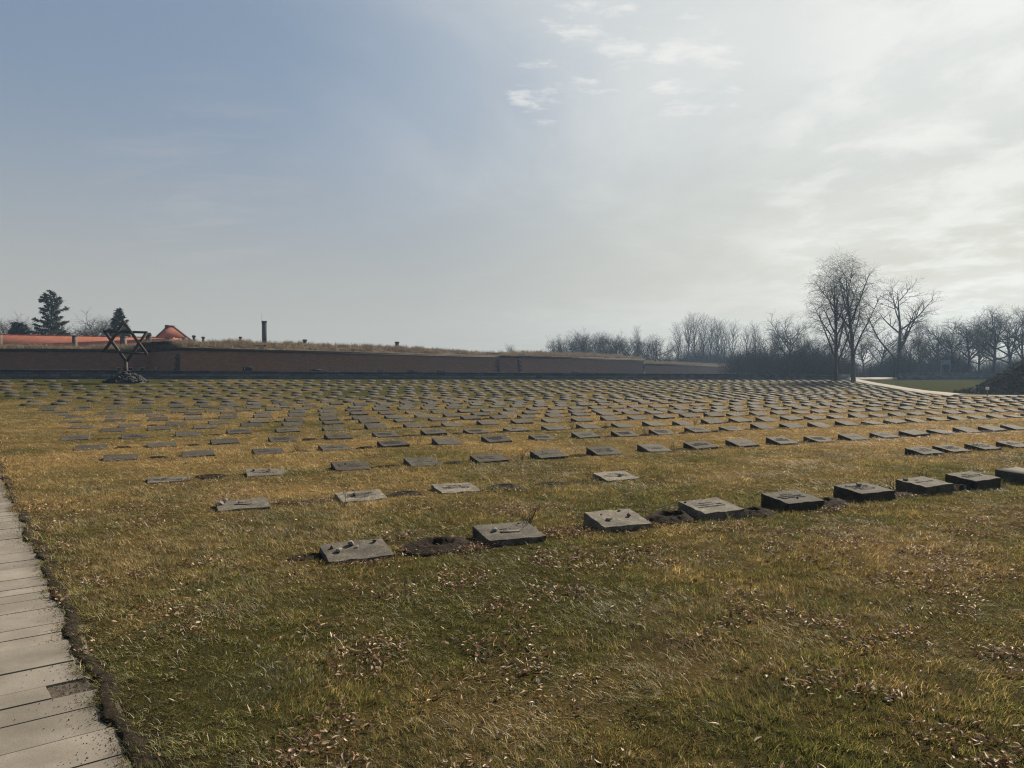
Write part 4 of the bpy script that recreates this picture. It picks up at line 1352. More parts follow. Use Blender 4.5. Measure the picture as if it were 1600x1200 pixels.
def build_grass():
    G = M['grass']
    kinds = [tuft_mesh(18, .020, .050, .034, .0034, 1.1, G, i) for i in range(6)] + [tuft_mesh(16, .028, .062, .03, .0032, 1.05, G, 20 + i) for i in range(3)] \
        + [tuft_mesh(10, .04, .09, .05, .0036, 1.3, G, 40 + i) for i in range(3)]
    PX, PY, SC_, ID = [], [], [], []
    for y0, y1, dens, s, sh in ((1.3, 4.2, 640, 1.0, 1.0), (4.2, 6.5, 430, 1.15, 1.05), (6.5, 10, 250, 1.45, 1.1), (10, 16, 110, 2.1, 1.15), (16, 28, 42, 3.0, 1.0), (28, 46, 14, 4.5, 1.0)):
        x, y = region(y0, y1, dens)
        s_, t_ = st(x, y)
        e = path_edge(s_)
        keep = (t_ > e - .035) & off_stones(x, y) & off_craters(x, y)
        thin = smooth(-.045, .035, t_ - e + (fbm(x / .12, y / .12, 55, 2) - .5) * .16); keep &= rng.random(len(x)) < .22 + .78 * thin
        bare = smooth(0.68, 0.80, fbm(x / 1.1, y / 1.1, 83, 3)); keep &= rng.random(len(x)) > bare * .5
        x, y = x[keep], y[keep]
        lush = fbm(x / .9, y / .9, 101, 3)
        k = rng.random(len(x)); idx = np.where(k < .62, rng.integers(0, 6, len(x)), np.where(k < .62 + .25 * smooth(.42, .62, lush) + .02, rng.integers(6, 9, len(x)), rng.integers(9, 12, len(x))))
        hh = sh * (0.46 + .56 * smooth(.3, .7, lush)) * (.75 + .6 * fbm(x / .14, y / .14, 123, 2)) * rng.uniform(.8, 1.25, len(x))
        ss = s * rng.uniform(.8, 1.25, len(x))
        PX.append(x); PY.append(y); SC_.append(np.stack([ss, ss, hh], 1)); ID.append(idx)
    x = np.concatenate(PX); y = np.concatenate(PY); sc = np.concatenate(SC_); idx = np.concatenate(ID)
    z = gz(x, y)
    s_, t_ = st(x, y); z = np.where(t_ - path_edge(s_) < .16, np.maximum(z, gz(x, y, False) + .018), z)
    comb = fbm(x / 1.3, y / 1.3, 111, 2) * 9 + rng.normal(0, .7, len(x))
    rot = np.stack([rng.normal(0, .12, len(x)), rng.normal(0, .12, len(x)), comb], 1)
    tt = np.clip(tint(x, y) + (fbm(x / .2, y / .2, 125, 2) - .5) * .5 + rng.normal(0, .13, len(x)), 0, 1)
    vv = np.clip(.5 + (fbm(x / .16, y / .16, 121, 2) - .5) * 1.2 + rng.normal(0, .16, len(x)), 0, 1)
    o = scatter('grass', kinds, np.stack([x, y, z], 1), rot, sc, idx, tt, vv)
    tag(o, 'short green and straw coloured lawn grass', 'grass', kind='stuff')
    print('grass instances', len(x))


build_grass()


def leaf_mesh(seed, L_=.045, W_=.018, curl=1.0):
    rr = np.random.default_rng(seed); n = 6; V = []; Fq = []
    tw = rr.uniform(-.6, .6) * curl; bend = rr.uniform(-1.2, 1.6) * curl; fold = rr.uniform(.2, .9) * curl
    ang = 0; x = -L_ / 2; z = .004
    for i in range(n):
        f = i / (n - 1); w = W_ * math.sin(math.pi * min(.97, max(.04, f ** .8))) * .5
        a = tw * (f - .5); up = fold * w
        V += [(x, -w * math.cos(a), z + up - w * math.sin(a)), (x, 0, z), (x, w * math.cos(a), z + up + w * math.sin(a))]
        ang = bend * (f - .4); x += L_ / (n - 1) * math.cos(ang); z += L_ / (n - 1) * math.sin(ang) * .8
    zmin = min(v[2] for v in V); V = [(a, b, c - zmin + .002) for a, b, c in V]
    for i in range(n - 1):
        b = 3 * i; Fq += [(b, b + 1, b + 4, b + 3), (b + 1, b + 2, b + 5, b + 4)]
    me = mesh_np('leaf', V, Fq, True); me.materials.append(M['litter']); return me


def build_litter():
    kinds = [leaf_mesh(i, .036, .012) for i in range(5)] + [leaf_mesh(10 + i, .028, .016, 1.3) for i in range(4)] + [leaf_mesh(20 + i, .045, .008, 1.0) for i in range(3)]
    X, Y, S, T = [], [], [], []
    for y0, y1, dens, s in ((1.3, 5, 1250, 1.0), (5, 9, 800, 1.05), (9, 16, 300, 1.05), (16, 30, 70, 1.2), (30, 45, 10, 1.4)):
        x, y = region(y0, y1, dens)
        cl = fbm(x / .42, y / .42, 131, 3) * .7 + fbm(x / 2.4, y / 2.4, 137, 2) * .3
        k = rng.random(len(x)) < .05 + .95 * smooth(.52, .68, cl)
        s_, t_ = st(x, y); k &= (t_ > path_edge(s_) - .02) & off_stones(x, y)
        x, y = x[k], y[k]; cl = cl[k]
        X.append(x); Y.append(y); S.append(s * rng.uniform(.65, 1.35, len(x)))
        pale = rng.random(len(x)); T.append(np.clip(np.where(pale < .26, rng.normal(.80, .14, len(x)), rng.normal(.40, .2, len(x))), 0, 1))
    # drifts of brown leaves lodged between stones
    for px, py, rx, ry, n in ((856, 836, .42, .15, 520), (905, 838, .2, .12, 140), (745, 858, .18, .1, 90), (705, 862, .3, .12, 120), (1298, 800, .25, .1, 120), (1413, 778, .28, .12, 190), (470, 786, .5, .10, 330),
                             (1165, 806, .3, .08, 110), (1000, 828, .3, .06, 110), (640, 862, .12, .1, 120), (580, 884, .3, .05, 70), (800, 768, .4, .06, 80), (1480, 775, .4, .05, 50)):
        cx, cy = gr(px, py); a = rng.normal(0, .5, n) * rx * 1.3; b = rng.normal(0, .5, n) * ry * 1.3
        x = cx + a * CA - b * SA; y = cy + a * SA + b * CA; k = off_stones(x, y, .0); x, y = x[k], y[k]
        X.append(x); Y.append(y); S.append(rng.uniform(.7, 1.3, len(x))); T.append(np.clip(rng.normal(.36, .22, len(x)), 0, 1))
    # along every row the wind has left some against the stones
    x = np.concatenate(X); y = np.concatenate(Y); s = np.concatenate(S); t = np.concatenate(T)
    z = gz(x, y) + rng.uniform(.006, .034, len(x))
    rot = np.stack([rng.normal(0, .45, len(x)), rng.normal(0, .45, len(x)), rng.uniform(0, 6.28, len(x))], 1)
    o = scatter('fallen_leaves', kinds, np.stack([x, y, z], 1), rot, np.stack([s, s, s], 1), rng.integers(0, 12, len(x)), t)
    tag(o, 'pale and brown curled fallen leaves strewn over the lawn', 'leaves', kind='stuff')
    print('leaves', len(x))


build_litter()


def build_crumbs():
    """soil crumbs spilled on the slabs"""
    kinds = []
    for i in range(4):
        me = rock_mesh('crumb', seed=200 + i); me.materials.append(M['soil']); kinds.append(me)
    n = 3600
    s = rng.uniform(1.6, 13, n); t = path_edge(s) + .03 - np.abs(rng.normal(0, 1, n)) * .085 * (0.5 + fbm(s / .3, s * 0, 7, 2) * 1.2)
    x = s * AX + t * BX; y = s * AY + t * BY
    z = gz(x, y, False) + .013
    sc = rng.uniform(.003, .008, n) * np.where(rng.random(n) < .06, 1.7, 1)
    rot = rng.uniform(0, 6, (n, 3))
    o = scatter('soil_crumbs', kinds, np.stack([x, y, z], 1), rot, np.stack([sc, sc, sc * .7], 1), rng.integers(0, 4, n))
    tag(o, 'dark soil crumbs spilled along the edge of the slabs', 'soil', kind='stuff')


build_crumbs()

# ------------------------------------------------------------------ plants: tubes in batches
class Tubes:
    def __init__(s): s.g = {}

    def add(s, pts, rad, sides):
        s.g.setdefault((len(pts), sides), []).append((pts, rad))

    def mesh(s, name, mat):
        V = []; Fs = []; base = 0
        for (n, k), items in s.g.items():
            P = np.array([i[0] for i in items], float); Rr = np.array([i[1] for i in items], float)
            T = np.gradient(P, axis=1); T /= np.linalg.norm(T, axis=2, keepdims=True) + 1e-9
            ref = np.where(np.abs(T[..., 2:3]) > .9, np.array([1., 0, 0]), np.array([0, 0, 1.]))
            A = np.cross(T, ref); A /= np.linalg.norm(A, axis=2, keepdims=True) + 1e-9
            B = np.cross(T, A)
            a = np.arange(k) / k * 2 * math.pi
            ring = P[:, :, None, :] + Rr[:, :, None, None] * (A[:, :, None, :] * np.cos(a)[None, None, :, None] + B[:, :, None, :] * np.sin(a)[None, None, :, None])
            m = len(items); V.append(ring.reshape(-1, 3))
            idx = base + np.arange(m * n * k).reshape(m, n, k)
            q = np.stack([idx[:, :-1, :], np.roll(idx[:, :-1, :], -1, 2), np.roll(idx[:, 1:, :], -1, 2), idx[:, 1:, :]], -1)
            Fs.append(q.reshape(-1, 4)); base += m * n * k
        me = mesh_np(name, np.concatenate(V), np.concatenate(Fs), True); me.materials.append(mat); return me


def vadd(a, b, k=1.0): return (a[0] + b[0] * k, a[1] + b[1] * k, a[2] + b[2] * k)


def vnorm(a):
    l = math.sqrt(a[0] ** 2 + a[1] ** 2 + a[2] ** 2) + 1e-9; return (a[0] / l, a[1] / l, a[2] / l)


def bare_tree(seed, H, spec):
    """spec: list of levels; each dict(n, len, ang, wig, trop, start, pts, sides, rad). returns trunk, crown meshes' tubes"""
    rr = random.Random(seed); wood = Tubes(); twigs = Tubes()

    def grow(pos, d, length, rad, lev):
        sp = spec[lev]; n = sp['pts']; pts = [pos]; rads = [rad]; step = length / (n - 1); dd = d; dirs = [d]
        for i in range(1, n):
            dd = vnorm((dd[0] + rr.gauss(0, sp['wig']), dd[1] + rr.gauss(0, sp['wig']), dd[2] + rr.gauss(0, sp['wig']) * .6 + sp['trop']))
            pos = vadd(pos, dd, step); pts.append(pos); dirs.append(dd)
            rads.append(max(rad * (1 - sp.get('taper', .85) * i / (n - 1)), .004))
        (wood if lev < sp['wood_levels'] else twigs).add(pts, rads, sp['sides'])
        if lev + 1 >= len(spec): return
        nx = spec[lev + 1]; m = max(1, int(nx['n'] * rr.uniform(.8, 1.2) * (1 if lev == 0 else min(1.45, .3 + .75 * length / (H * sp['len'] + 1e-6)))))
        az0 = rr.uniform(0, 6.28)
        for j in range(m):
            f = nx['start'] + (1 - nx['start']) * ((j + rr.random()) / m) ** nx.get('bias', 1.0); f = min(f, .995)
            fi = f * (n - 1); i0 = int(fi); fr = fi - i0
            p0 = tuple(pts[i0][k] + (pts[i0 + 1][k] - pts[i0][k]) * fr for k in range(3)); pd = dirs[min(i0 + 1, n - 1)]
            az = az0 + j * 2.4 + rr.uniform(-.5, .5); an = R(nx['ang'] * rr.uniform(.7, 1.3))
            ref = (1, 0, 0) if abs(pd[0]) < .8 else (0, 1, 0)
            a = vnorm((pd[1] * ref[2] - pd[2] * ref[1], pd[2] * ref[0] - pd[0] * ref[2], pd[0] * ref[1] - pd[1] * ref[0]))
            b = (pd[1] * a[2] - pd[2] * a[1], pd[2] * a[0] - pd[0] * a[2], pd[0] * a[1] - pd[1] * a[0])
            side = tuple(a[k] * math.cos(az) + b[k] * math.sin(az) for k in range(3))
            nd = vnorm(tuple(pd[k] * math.cos(an) + side[k] * math.sin(an) for k in range(3)))
            ln = H * nx['len'] * rr.uniform(.65, 1.2) * (nx['shape'](f) if 'shape' in nx else (1.1 - .5 * f))
            r0 = min(rads[i0] * .8, nx['rad'] * H * rr.uniform(.8, 1.2))
            grow(p0, nd, ln, r0, lev + 1)

    grow((0, 0, -.2), (0, 0, 1), H * spec[0]['len'], spec[0]['rad'] * H, 0)
    return wood, twigs


def lv(n, len_, ang, wig, trop, start, pts, sides, rad, wood, **kw):
    d = dict(n=n, len=len_, ang=ang, wig=wig, trop=trop, start=start, pts=pts, sides=sides, rad=rad, wood_levels=wood); d.update(kw); return d


def spec_birch():
    return [lv(1, .97, 0, .03, .05, 0, 12, 8, .018, 9, taper=.93), lv(15, .70, 25, .05, .035, .13, 11, 5, .0085, 9, shape=lambda f: 1.02 - .80 * f),
            lv(14, .15, 46, .13, .0, .22, 5, 4, .0026, 2), lv(8, .09, 45, .16, -.17, .15, 4, 3, .0014, 2), lv(4, .07, 38, .15, -.34, .2, 3, 3, .0011, 2)]


def spec_round(nb=12, spread=48):
    return [lv(1, .60, 0, .05, .03, 0, 8, 8, .021, 9, taper=.7), lv(nb, .50, spread, .10, .05, .36, 8, 6, .011, 9, shape=lambda f: 1.1 - .35 * f),
            lv(9, .21, 42, .15, .03, .22, 6, 4, .0042, 9), lv(9, .10, 42, .2, .02, .2, 4, 3, .0020, 3), lv(6, .055, 40, .2, .0, .2, 3, 3, .0013, 3)]


def spec_open():
    return [lv(1, .93, 0, .03, .04, 0, 11, 8, .020, 9, taper=.93), lv(8, .60, 46, .055, .10, .20, 10, 6, .0125, 9, shape=lambda f: 1.15 - .95 * f),
            lv(11, .18, 46, .13, .05, .24, 6, 4, .0038, 9), lv(8, .085, 42, .18, .04, .2, 4, 3, .0016, 3), lv(4, .042, 40, .2, .0, .2, 3, 3, .0010, 3)]


def spec_upright():
    return [lv(1, .95, 0, .03, .05, 0, 10, 6, .012, 9, taper=.93), lv(26, .40, 24, .05, .12, .08, 7, 4, .0050, 9, shape=lambda f: 1.2 - .8 * f),
            lv(11, .13, 26, .11, .06, .15, 4, 3, .0022, 2), lv(7, .07, 30, .15, .03, .1, 3, 3, .0014, 2)]


def spec_shrub():
    return [lv(1, .25, 0, .1, .03, 0, 4, 5, .02, 9, taper=.3), lv(14, .72, 30, .1, .05, .05, 7, 4, .010, 9), lv(9, .26, 40, .16, .03, .2, 5, 3, .0038, 2), lv(7, .12, 42, .2, .0, .1, 3, 3, .002, 2)]


TREES = {}


def tree_meshes(key, seed, spec, H, bark='bark'):
    w, t = bare_tree(seed, H, spec)
    TREES[key] = (w.mesh('trunk', M[bark]), t.mesh('crown', M['twig']), H)


tree_meshes('birch_a', 11, spec_birch(), 10.0, 'birch')
tree_meshes('birch_b', 29, spec_birch(), 10.0, 'birch')
tree_meshes('open', 5, spec_open(), 10.0)
tree_meshes('round_a', 31, spec_round(), 10.0)
tree_meshes('round_b', 37, spec_round(14, 56), 10.0)
tree_meshes('round_c', 43, spec_round(10, 42), 10.0)
tree_meshes('up_a', 51, spec_upright(), 10.0)
tree_meshes('up_b', 57, spec_upright(), 10.0)
tree_meshes('shrub', 61, spec_shrub(), 4.0)
tree_meshes('sapling', 67, spec_shrub(), 4.0)


def zground(x, y): return float(gz(x, y, False))


def put_tree(key, px, ytop, d, label, wscale=1.0, rz=0.0, group=None, zb=None, lean=0.0, name='bare_tree'):
    x, y = at_d(px, d); z0 = zground(x, y) if zb is None else zb
    H = z_at(ytop, d) - z0; tr, cr, h0 = TREES[key]; k = H / h0 / (1.09 if key.startswith(('birch', 'open')) else .97)
    root = empty(name, (x, y, z0), rz); root.scale = (k * wscale, k * wscale, k); root.rotation_mode = 'ZYX'; root.rotation_euler = (0, lean, rz)
    tag(root, label, 'tree', group)
    link('trunk', tr, None, root); link('crown', cr, None, root); return root


put_tree('birch_a', 1333.5, 397, 79, 'tallest bare birch with drooping twigs left of the pale walk', 1.15, .4)
put_tree('birch_b', 1306, 420, 80.5, 'shorter bare birch standing just left of the tallest birch', 1.3, 2.1, lean=-.085)
put_tree('open', 1402, 428, 104, 'open bare tree with long spreading limbs right of the birches', 1.35, 1.2)

WOOD = 'bare trees in the hazy wood'
wood_list = []
rw = random.Random(12)


def wtree(key, px, ytop, d, w=1.0, zb=None): wood_list.append((px, key, ytop, d, w, zb))


for px, ytop, key, w in ((893, 514, 'round_a', 1.0), (912, 513, 'round_c', 1.0), (938, 515, 'round_b', .9), (957, 517, 'round_a', .9), (975, 518, 'round_c', .9), (998, 517, 'up_a', .9), (1022, 519, 'round_b', 1.1), (866, 528, 'round_c', .8), (846, 535, 'shrub', 1.0), (822, 538, 'shrub', 1.0), (884, 520, 'round_b', .9), (903, 519, 'round_b', .9), (925, 518, 'round_a', .9), (948, 521, 'round_c', .9), (966, 522, 'round_b', .9), (986, 523, 'round_a', .9), (1008, 524, 'round_c', .9), (1034, 530, 'round_a', .9)):
    wtree(key, px, ytop, 158 + rw.uniform(-6, 6), w, 0.0)
for px, ytop, key in ((1062, 512, 'up_a'), (1073, 503, 'up_b'), (1084, 499, 'up_a'), (1096, 504, 'up_b'), (1108, 506, 'up_a'), (1122, 509, 'up_b'), (1134, 510, 'up_a'), (1148, 512, 'up_b')):
    wtree(key, px, ytop, 176 + rw.uniform(-5, 5), 1.25, 0.0)
for px, ytop, key, d in ((1166, 516, 'up_a', 150), (1180, 514, 'up_b', 145), (1196, 519, 'round_c', 140), (1212, 517, 'up_b', 140), (1236, 489, 'round_c', 132), (1258, 512, 'round_a', 128), (1280, 520, 'round_b', 125),
                         (1318, 515, 'round_c', 122), (1350, 520, 'round_b', 120), (1375, 505, 'round_a', 118), (1425, 520, 'round_c', 118), (1437, 507, 'up_b', 122), (1452, 517, 'round_b', 116), (1468, 508, 'round_c', 116),
                         (1492, 490, 'round_a', 112), (1512, 486, 'round_c', 112), (1530, 500, 'round_b', 110), (1552, 473, 'round_b', 104), (1580, 478, 'round_a', 104), (1600, 470, 'open', 102), (1640, 474, 'round_c', 100), (1690, 480, 'round_a', 100)):
    wtree(key, px, ytop, d, 1.2)
wood_list.sort()
for i, (px, key, ytop, d, w, zb) in enumerate(wood_list):
    put_tree(key, px, ytop, d, 'hazy bare tree in the far wood, %s from the left' % ordinal(i + 1), w, rw.uniform(0, 6.3), WOOD, zb)

# left of the tall chimney: bare crowns behind the barracks
for px, ytop, key, lab in ((10, 489, 'round_c', 'pale bare tree at the far left edge behind the barracks'), (36, 491, 'round_a', 'pale bare tree behind the small dark conifer'), (57, 496, 'round_b', 'pale bare tree left of the tall conifer'),
                           (122, 494, 'round_b', 'bare tree just right of the tall conifer'), (142, 492, 'round_a', 'bare bushy tree midway between the two tall conifers'), (163, 489, 'round_c', 'bare tree just left of the conifer behind the star')):
    put_tree(key, px, ytop, 124, lab, 1.25, px * .1, 'bare trees behind the barracks', 0.5)
put_tree('sapling', 797, 530, 118, 'small leafless sapling on the turf above the brick corner', .8, 0, None, 3.8)


def scrub_band():
    """dense leafless underwood that reads as one dark mass"""
    kinds = []
    for i in range(4):
        w, t = bare_tree(300 + i, 4.0, [lv(1, .2, 0, .1, .03, 0, 3, 4, .016, 0, taper=.3), lv(14, .75, 24, .09, .05, .02, 5, 3, .0045, 0), lv(8, .24, 36, .16, .03, .15, 3, 3, .0026, 0)])
        me = t.mesh('scrub', M['scrub']); add_attr(me, 'rnd', np.random.default_rng(i).random(len(me.vertices))); kinds.append(me)
    n = 1600
    px = rng.uniform(1148, 1760, n); d = rng.uniform(96, 136, n)
    ytop = 551 + (fbm(px / 38, px * 0 + 1, 3, 3) - .5) * 60 - 8 * smooth(1150, 1230, px) + rng.uniform(-12, 26, n)
    x = (px - 800) / F_PX * d; y = d; z = gz(x, y, False)
    keep = pq(x, y)[0] > 69
    H = np.maximum(1.2, CAM_H + (HORIZON - ytop) / F_PX * d - z); k = H / 4.0
    pts = np.stack([x, y, z], 1)
    rot = np.stack([0 * x, 0 * x, rng.uniform(0, 6.3, n)], 1); sc = np.stack([k * 1.1, k * 1.1, k], 1)
    # and behind the low brick wall
    n2 = 420
    px2 = rng.uniform(1000, 1165, n2); d2 = rng.uniform(176, 200, n2); yt = 553 + (fbm(px2 / 30, px2 * 0, 5, 3) - .5) * 26 + rng.uniform(-4, 10, n2) - 12 * smooth(1045, 1075, px2)
    x2 = (px2 - 800) / F_PX * d2; H2 = np.maximum(1.5, CAM_H + (HORIZON - yt) / F_PX * d2); k2 = H2 / 4
    pts = np.concatenate([pts[keep], np.stack([x2, d2, 0 * x2], 1)]); rot = np.concatenate([rot[keep], np.stack([0 * x2, 0 * x2, rng.uniform(0, 6.3, n2)], 1)])
    sc = np.concatenate([sc[keep], np.stack([k2 * 1.2, k2 * 1.2, k2], 1)])
    n3 = 420
    px3 = rng.uniform(815, 1040, n3); d3 = rng.uniform(150, 172, n3); yt3 = 543 + (fbm(px3 / 30, px3 * 0, 15, 3) - .5) * 22 + rng.uniform(-3, 10, n3)
    x3 = (px3 - 800) / F_PX * d3; k3 = np.maximum(1.5, CAM_H + (HORIZON - yt3) / F_PX * d3) / 4
    pts = np.concatenate([pts, np.stack([x3, d3, 0 * x3], 1)]); rot = np.concatenate([rot, np.stack([0 * x3, 0 * x3, rng.uniform(0, 6.3, n3)], 1)]); sc = np.concatenate([sc, np.stack([k3 * 1.1, k3 * 1.1, k3], 1)])
    o = scatter('underwood', kinds, pts, rot, sc, rng.integers(0, 4, len(pts)))
    tag(o, 'dense dark leafless underwood in the haze', 'underwood', kind='stuff')


scrub_band()


def conifer(label, px, ytop, d, base_y, wpx, seed, kind='spruce'):
    rr = random.Random(seed); x, y = at_d(px, d); zt = z_at(ytop, d); zb = z_at(base_y, d) - 3.0
    H = zt - zb; W = wpx / F_PX * d / 2
    root = empty('conifer', (x, y, zb)); tag(root, label, 'tree', 'conifers behind the barracks')
    wood = Tubes(); wood.add([(0, 0, -.3), (.05, 0, H * .35), (0, .03, H * .7), (0, 0, H * .985)], [H * .02, H * .016, H * .009, .02], 7)
    V = []; Q = []; RN = []
    def spray(c, d_, size):
        b = len(V)
        for k in range(2):
            s_ = vnorm((rr.gauss(0, 1), rr.gauss(0, 1), rr.gauss(0, .5))); L_ = size * rr.uniform(.7, 1.3); w = size * rr.uniform(.16, .3)
            t = vnorm((d_[0] + rr.gauss(0, .55), d_[1] + rr.gauss(0, .55), d_[2] + rr.gauss(0, .4) - .1)); b = len(V)
            V.extend([vadd(c, s_, -w), vadd(c, s_, w), vadd(vadd(c, t, L_), s_, w * .35), vadd(vadd(c, t, L_), s_, -w * .35)]); Q.append((b, b + 1, b + 2, b + 3)); RN.extend([rr.random()] * 4)
    n = 75 if kind == 'spruce' else 60
    for i in range(n):
        f = (i + rr.random()) / n
        if kind == 'spruce': z = H * (.18 + .80 * f); ln = W * (1 - f) ** .8 * rr.uniform(.75, 1.1) + .12
        elif kind == 'fir': z = H * (.16 + .82 * f); ln = W * (math.sin(math.pi * min(1, .24 + .76 * f)) ** .7) * rr.choice((.55, .8, 1, 1.05)) * (1.05 - .25 * f)
        else: z = H * (.2 + .75 * f); ln = W * math.sqrt(max(.05, 1 - (f * 1.02) ** 2)) * rr.uniform(.7, 1.1)
        az = i * 2.399 + rr.uniform(-.4, .4); up = .25 - .45 * (1 - f)
        dx, dy = math.cos(az), math.sin(az)
        pts = [(0, 0, z)]; m = 5
        for j in range(1, m): g = j / (m - 1); pts.append((dx * ln * g, dy * ln * g, z + ln * (up * g + .22 * g * g)))
        wood.add(pts, [H * .004 * (1 - .8 * j / (m - 1)) for j in range(m)], 4)
        ns = max(6, int(ln * 30))
        for k in range(ns):
            g = .15 + .85 * rr.random(); fi = g * (m - 1); i0 = min(int(fi), m - 2); fr = fi - i0
            p = tuple(pts[i0][a] + (pts[i0 + 1][a] - pts[i0][a]) * fr for a in range(3)); sp = ln * .16 * (1.15 - g)
            p = (p[0] + rr.gauss(0, sp) - dy * rr.gauss(0, sp), p[1] + rr.gauss(0, sp) + dx * rr.gauss(0, sp), p[2] + rr.gauss(0, .06))
            spray(p, (dx, dy, -.15), .40)
    link('trunk', wood.mesh('trunk', M['bark']), None, root)
    me = mesh_np('crown', V, Q); add_attr(me, 'rnd', RN); me.materials.append(M['needle']); link('crown', me, None, root)


conifer('tall dark irregular conifer behind the orange roof at left', 81, 452.5, 108, 524, 56, 4, 'fir')
conifer('small dark round conifer just above the orange roof', 30, 502.5, 104, 523, 38, 8, 'round')
conifer('pointed dark conifer directly behind the star', 187, 480.5, 106, 528, 42, 15, 'spruce')

# ------------------------------------------------------------------ dry grass on the ramparts
def rampart_grass():
    kinds = [tuft_mesh(22, .22, .52, .16, .012, .5, M['drygrass'], 500 + i, 2) for i in range(5)]
    P = []
    for G in (G1, G2, G3):
        n, K, _ = G.shape
        m = int(n * 42)
        i = rng.uniform(0, n - 1.001, m); j = np.minimum(rng.gamma(2.0, 1.5, m), K - 3.01)
        i0 = i.astype(int); j0 = j.astype(int); a = (i - i0)[:, None]; b = (j - j0)[:, None]
        P.append((G[i0, j0] * (1 - a) + G[i0 + 1, j0] * a) * (1 - b) + (G[i0, j0 + 1] * (1 - a) + G[i0 + 1, j0 + 1] * a) * b)
    P = np.concatenate(P); n = len(P)
    clump = fbm(P[:, 0] / 1.4, P[:, 1] / 1.4, 171, 3); k = rng.random(n) < .35 + .9 * smooth(.35, .65, clump); P = P[k]; n = len(P); clump = clump[k]
    s = rng.uniform(.7, 1.2, n) * (.55 + clump * .9)
    o = scatter('rampart_grass', kinds, P, np.stack([rng.normal(0, .15, n), rng.normal(0, .15, n), rng.uniform(0, 6.3, n)], 1), np.stack([s * 1.5, s * 1.5, s * .85], 1), rng.integers(0, 5, n))
    tag(o, 'long dry straw coloured grass on the fortress ramparts', 'grass', kind='stuff')


rampart_grass()

# ------------------------------------------------------------------ shrub covered mound at the right
MOUND = (42.5, 56.5)


def mound_z(x, y):
    dx, dy = (x - MOUND[0]), (y - MOUND[1])
    a, b = dx * CA + dy * SA, -dx * SA + dy * CA
    r = np.sqrt((a / 9.3) ** 2 + (b / 6.3) ** 2)
    h = 2.95 * smooth(1.0, .12, r)
    h = h * (0.82 + .36 * fbm(x / 2.2, y / 2.2, 191, 3)) + .22 * (fbm(x / .9, y / .9, 193, 2) - .4) * smooth(1.02, .85, r)
    return h + gz(x, y, False) - .06, r


def build_mound():
    n = 90; g = np.linspace(-1.08, 1.08, n); A, B = np.meshgrid(g * 9.3, g * 6.3)
    X = MOUND[0] + A * CA - B * SA; Y = MOUND[1] + A * SA + B * CA
    Z, r = mound_z(X, Y); Z = np.where(r > 1.02, gz(X, Y, False) - .15, Z)
    v = np.stack([X, Y, Z], -1).reshape(-1, 3); i = np.arange(n * n).reshape(n, n)[:-1, :-1].ravel(); f = np.stack([i, i + 1, i + 1 + n, i + n], 1)
    o = link('mound', mesh_np('mound', v, f, True), M['mound']); tag(o, 'rounded earth mound covered by dark creeping shrub', kind='structure')
    kinds = []
    for k in range(4):
        rr = np.random.default_rng(700 + k); V = []; Q = []; RN = []
        for j in range(46):
            a = rr.uniform(0, 6.28); L_ = rr.uniform(.12, .34); h = rr.uniform(.02, .12); c = np.array([math.cos(a) * L_ * rr.random(), math.sin(a) * L_ * rr.random(), h * rr.random()])
            t = np.array([math.cos(a), math.sin(a), rr.uniform(-.2, .6)]); t /= np.linalg.norm(t); s_ = np.cross(t, [rr.normal(), rr.normal(), 1]); s_ /= np.linalg.norm(s_) + 1e-6
            w = rr.uniform(.012, .035); l_ = rr.uniform(.06, .16); b = len(V); V += [c - s_ * w, c + s_ * w, c + t * l_ + s_ * w * .3, c + t * l_ - s_ * w * .3]; Q.append((b, b + 1, b + 2, b + 3)); RN += [rr.random()] * 4
        me = mesh_np('sprig', V, Q); add_attr(me, 'rnd', RN); me.materials.append(M['ivy']); kinds.append(me)
    m = 16000
    a = rng.uniform(-9.3, 9.3, m); b = rng.uniform(-6.3, 6.3, m); x = MOUND[0] + a * CA - b * SA; y = MOUND[1] + a * SA + b * CA; z, r = mound_z(x, y)
    k = (r < 1.0); x, y, z = x[k], y[k], z[k]; n = len(x); s = rng.uniform(.55, 1.1, n)
    o = scatter('mound_shrub', kinds, np.stack([x, y, z], 1), np.stack([rng.normal(0, .3, n), rng.normal(0, .3, n), rng.uniform(0, 6.3, n)], 1), np.stack([s, s, s], 1), rng.integers(0, 4, n))
    tag(o, 'dark creeping shrub that covers the mound', 'ground cover', kind='stuff')


build_mound()

# little sign on a stake in front of the mound
x, y = at_d(1543, 47.5); sg = empty('stake_sign', (x, y, float(gz(x, y)))); tag(sg, 'small pale sign on a stake before the dark mound', 'sign')
b = MB(); b.box(-.03, .03, -.02, .02, -.2, .56); b.build('stake', M['post'], sg)
b = MB(); b.box(-.13, .09, -.045, -.022, .44, .63); b.build('plate', M['white'], sg)
# pale blue board far off among the trees
x, y = at_d(1477.5, 99); zb = float(gz(x, y)); sg = empty('notice_board', (x, y, zb)); tag(sg, 'pale blue notice board half hidden among the hazy trees', 'sign')
z1 = z_at(562.2, 99) - zb; z0 = z_at(570, 99) - zb
b = MB(); b.box(-.62, -.54, 0, .08, -.2, z1); b.box(.54, .62, 0, .08, -.2, z1); b.build('post', M['post'], sg)
b = MB(); b.box(-.66, .66, -.03, -.005, z0, z0 + .22); b.build('board', M['bluegrey'], sg)
b = MB(); b.box(-.52, .64, -.03, -.005, z1 - .14, z1); b.build('board', M['bluegrey'], sg)
b = MB(); b.box(-.6, .6, -.025, -.008, z0 + .26, z1 - .18); b.build('board', M['bluegrey'], sg)

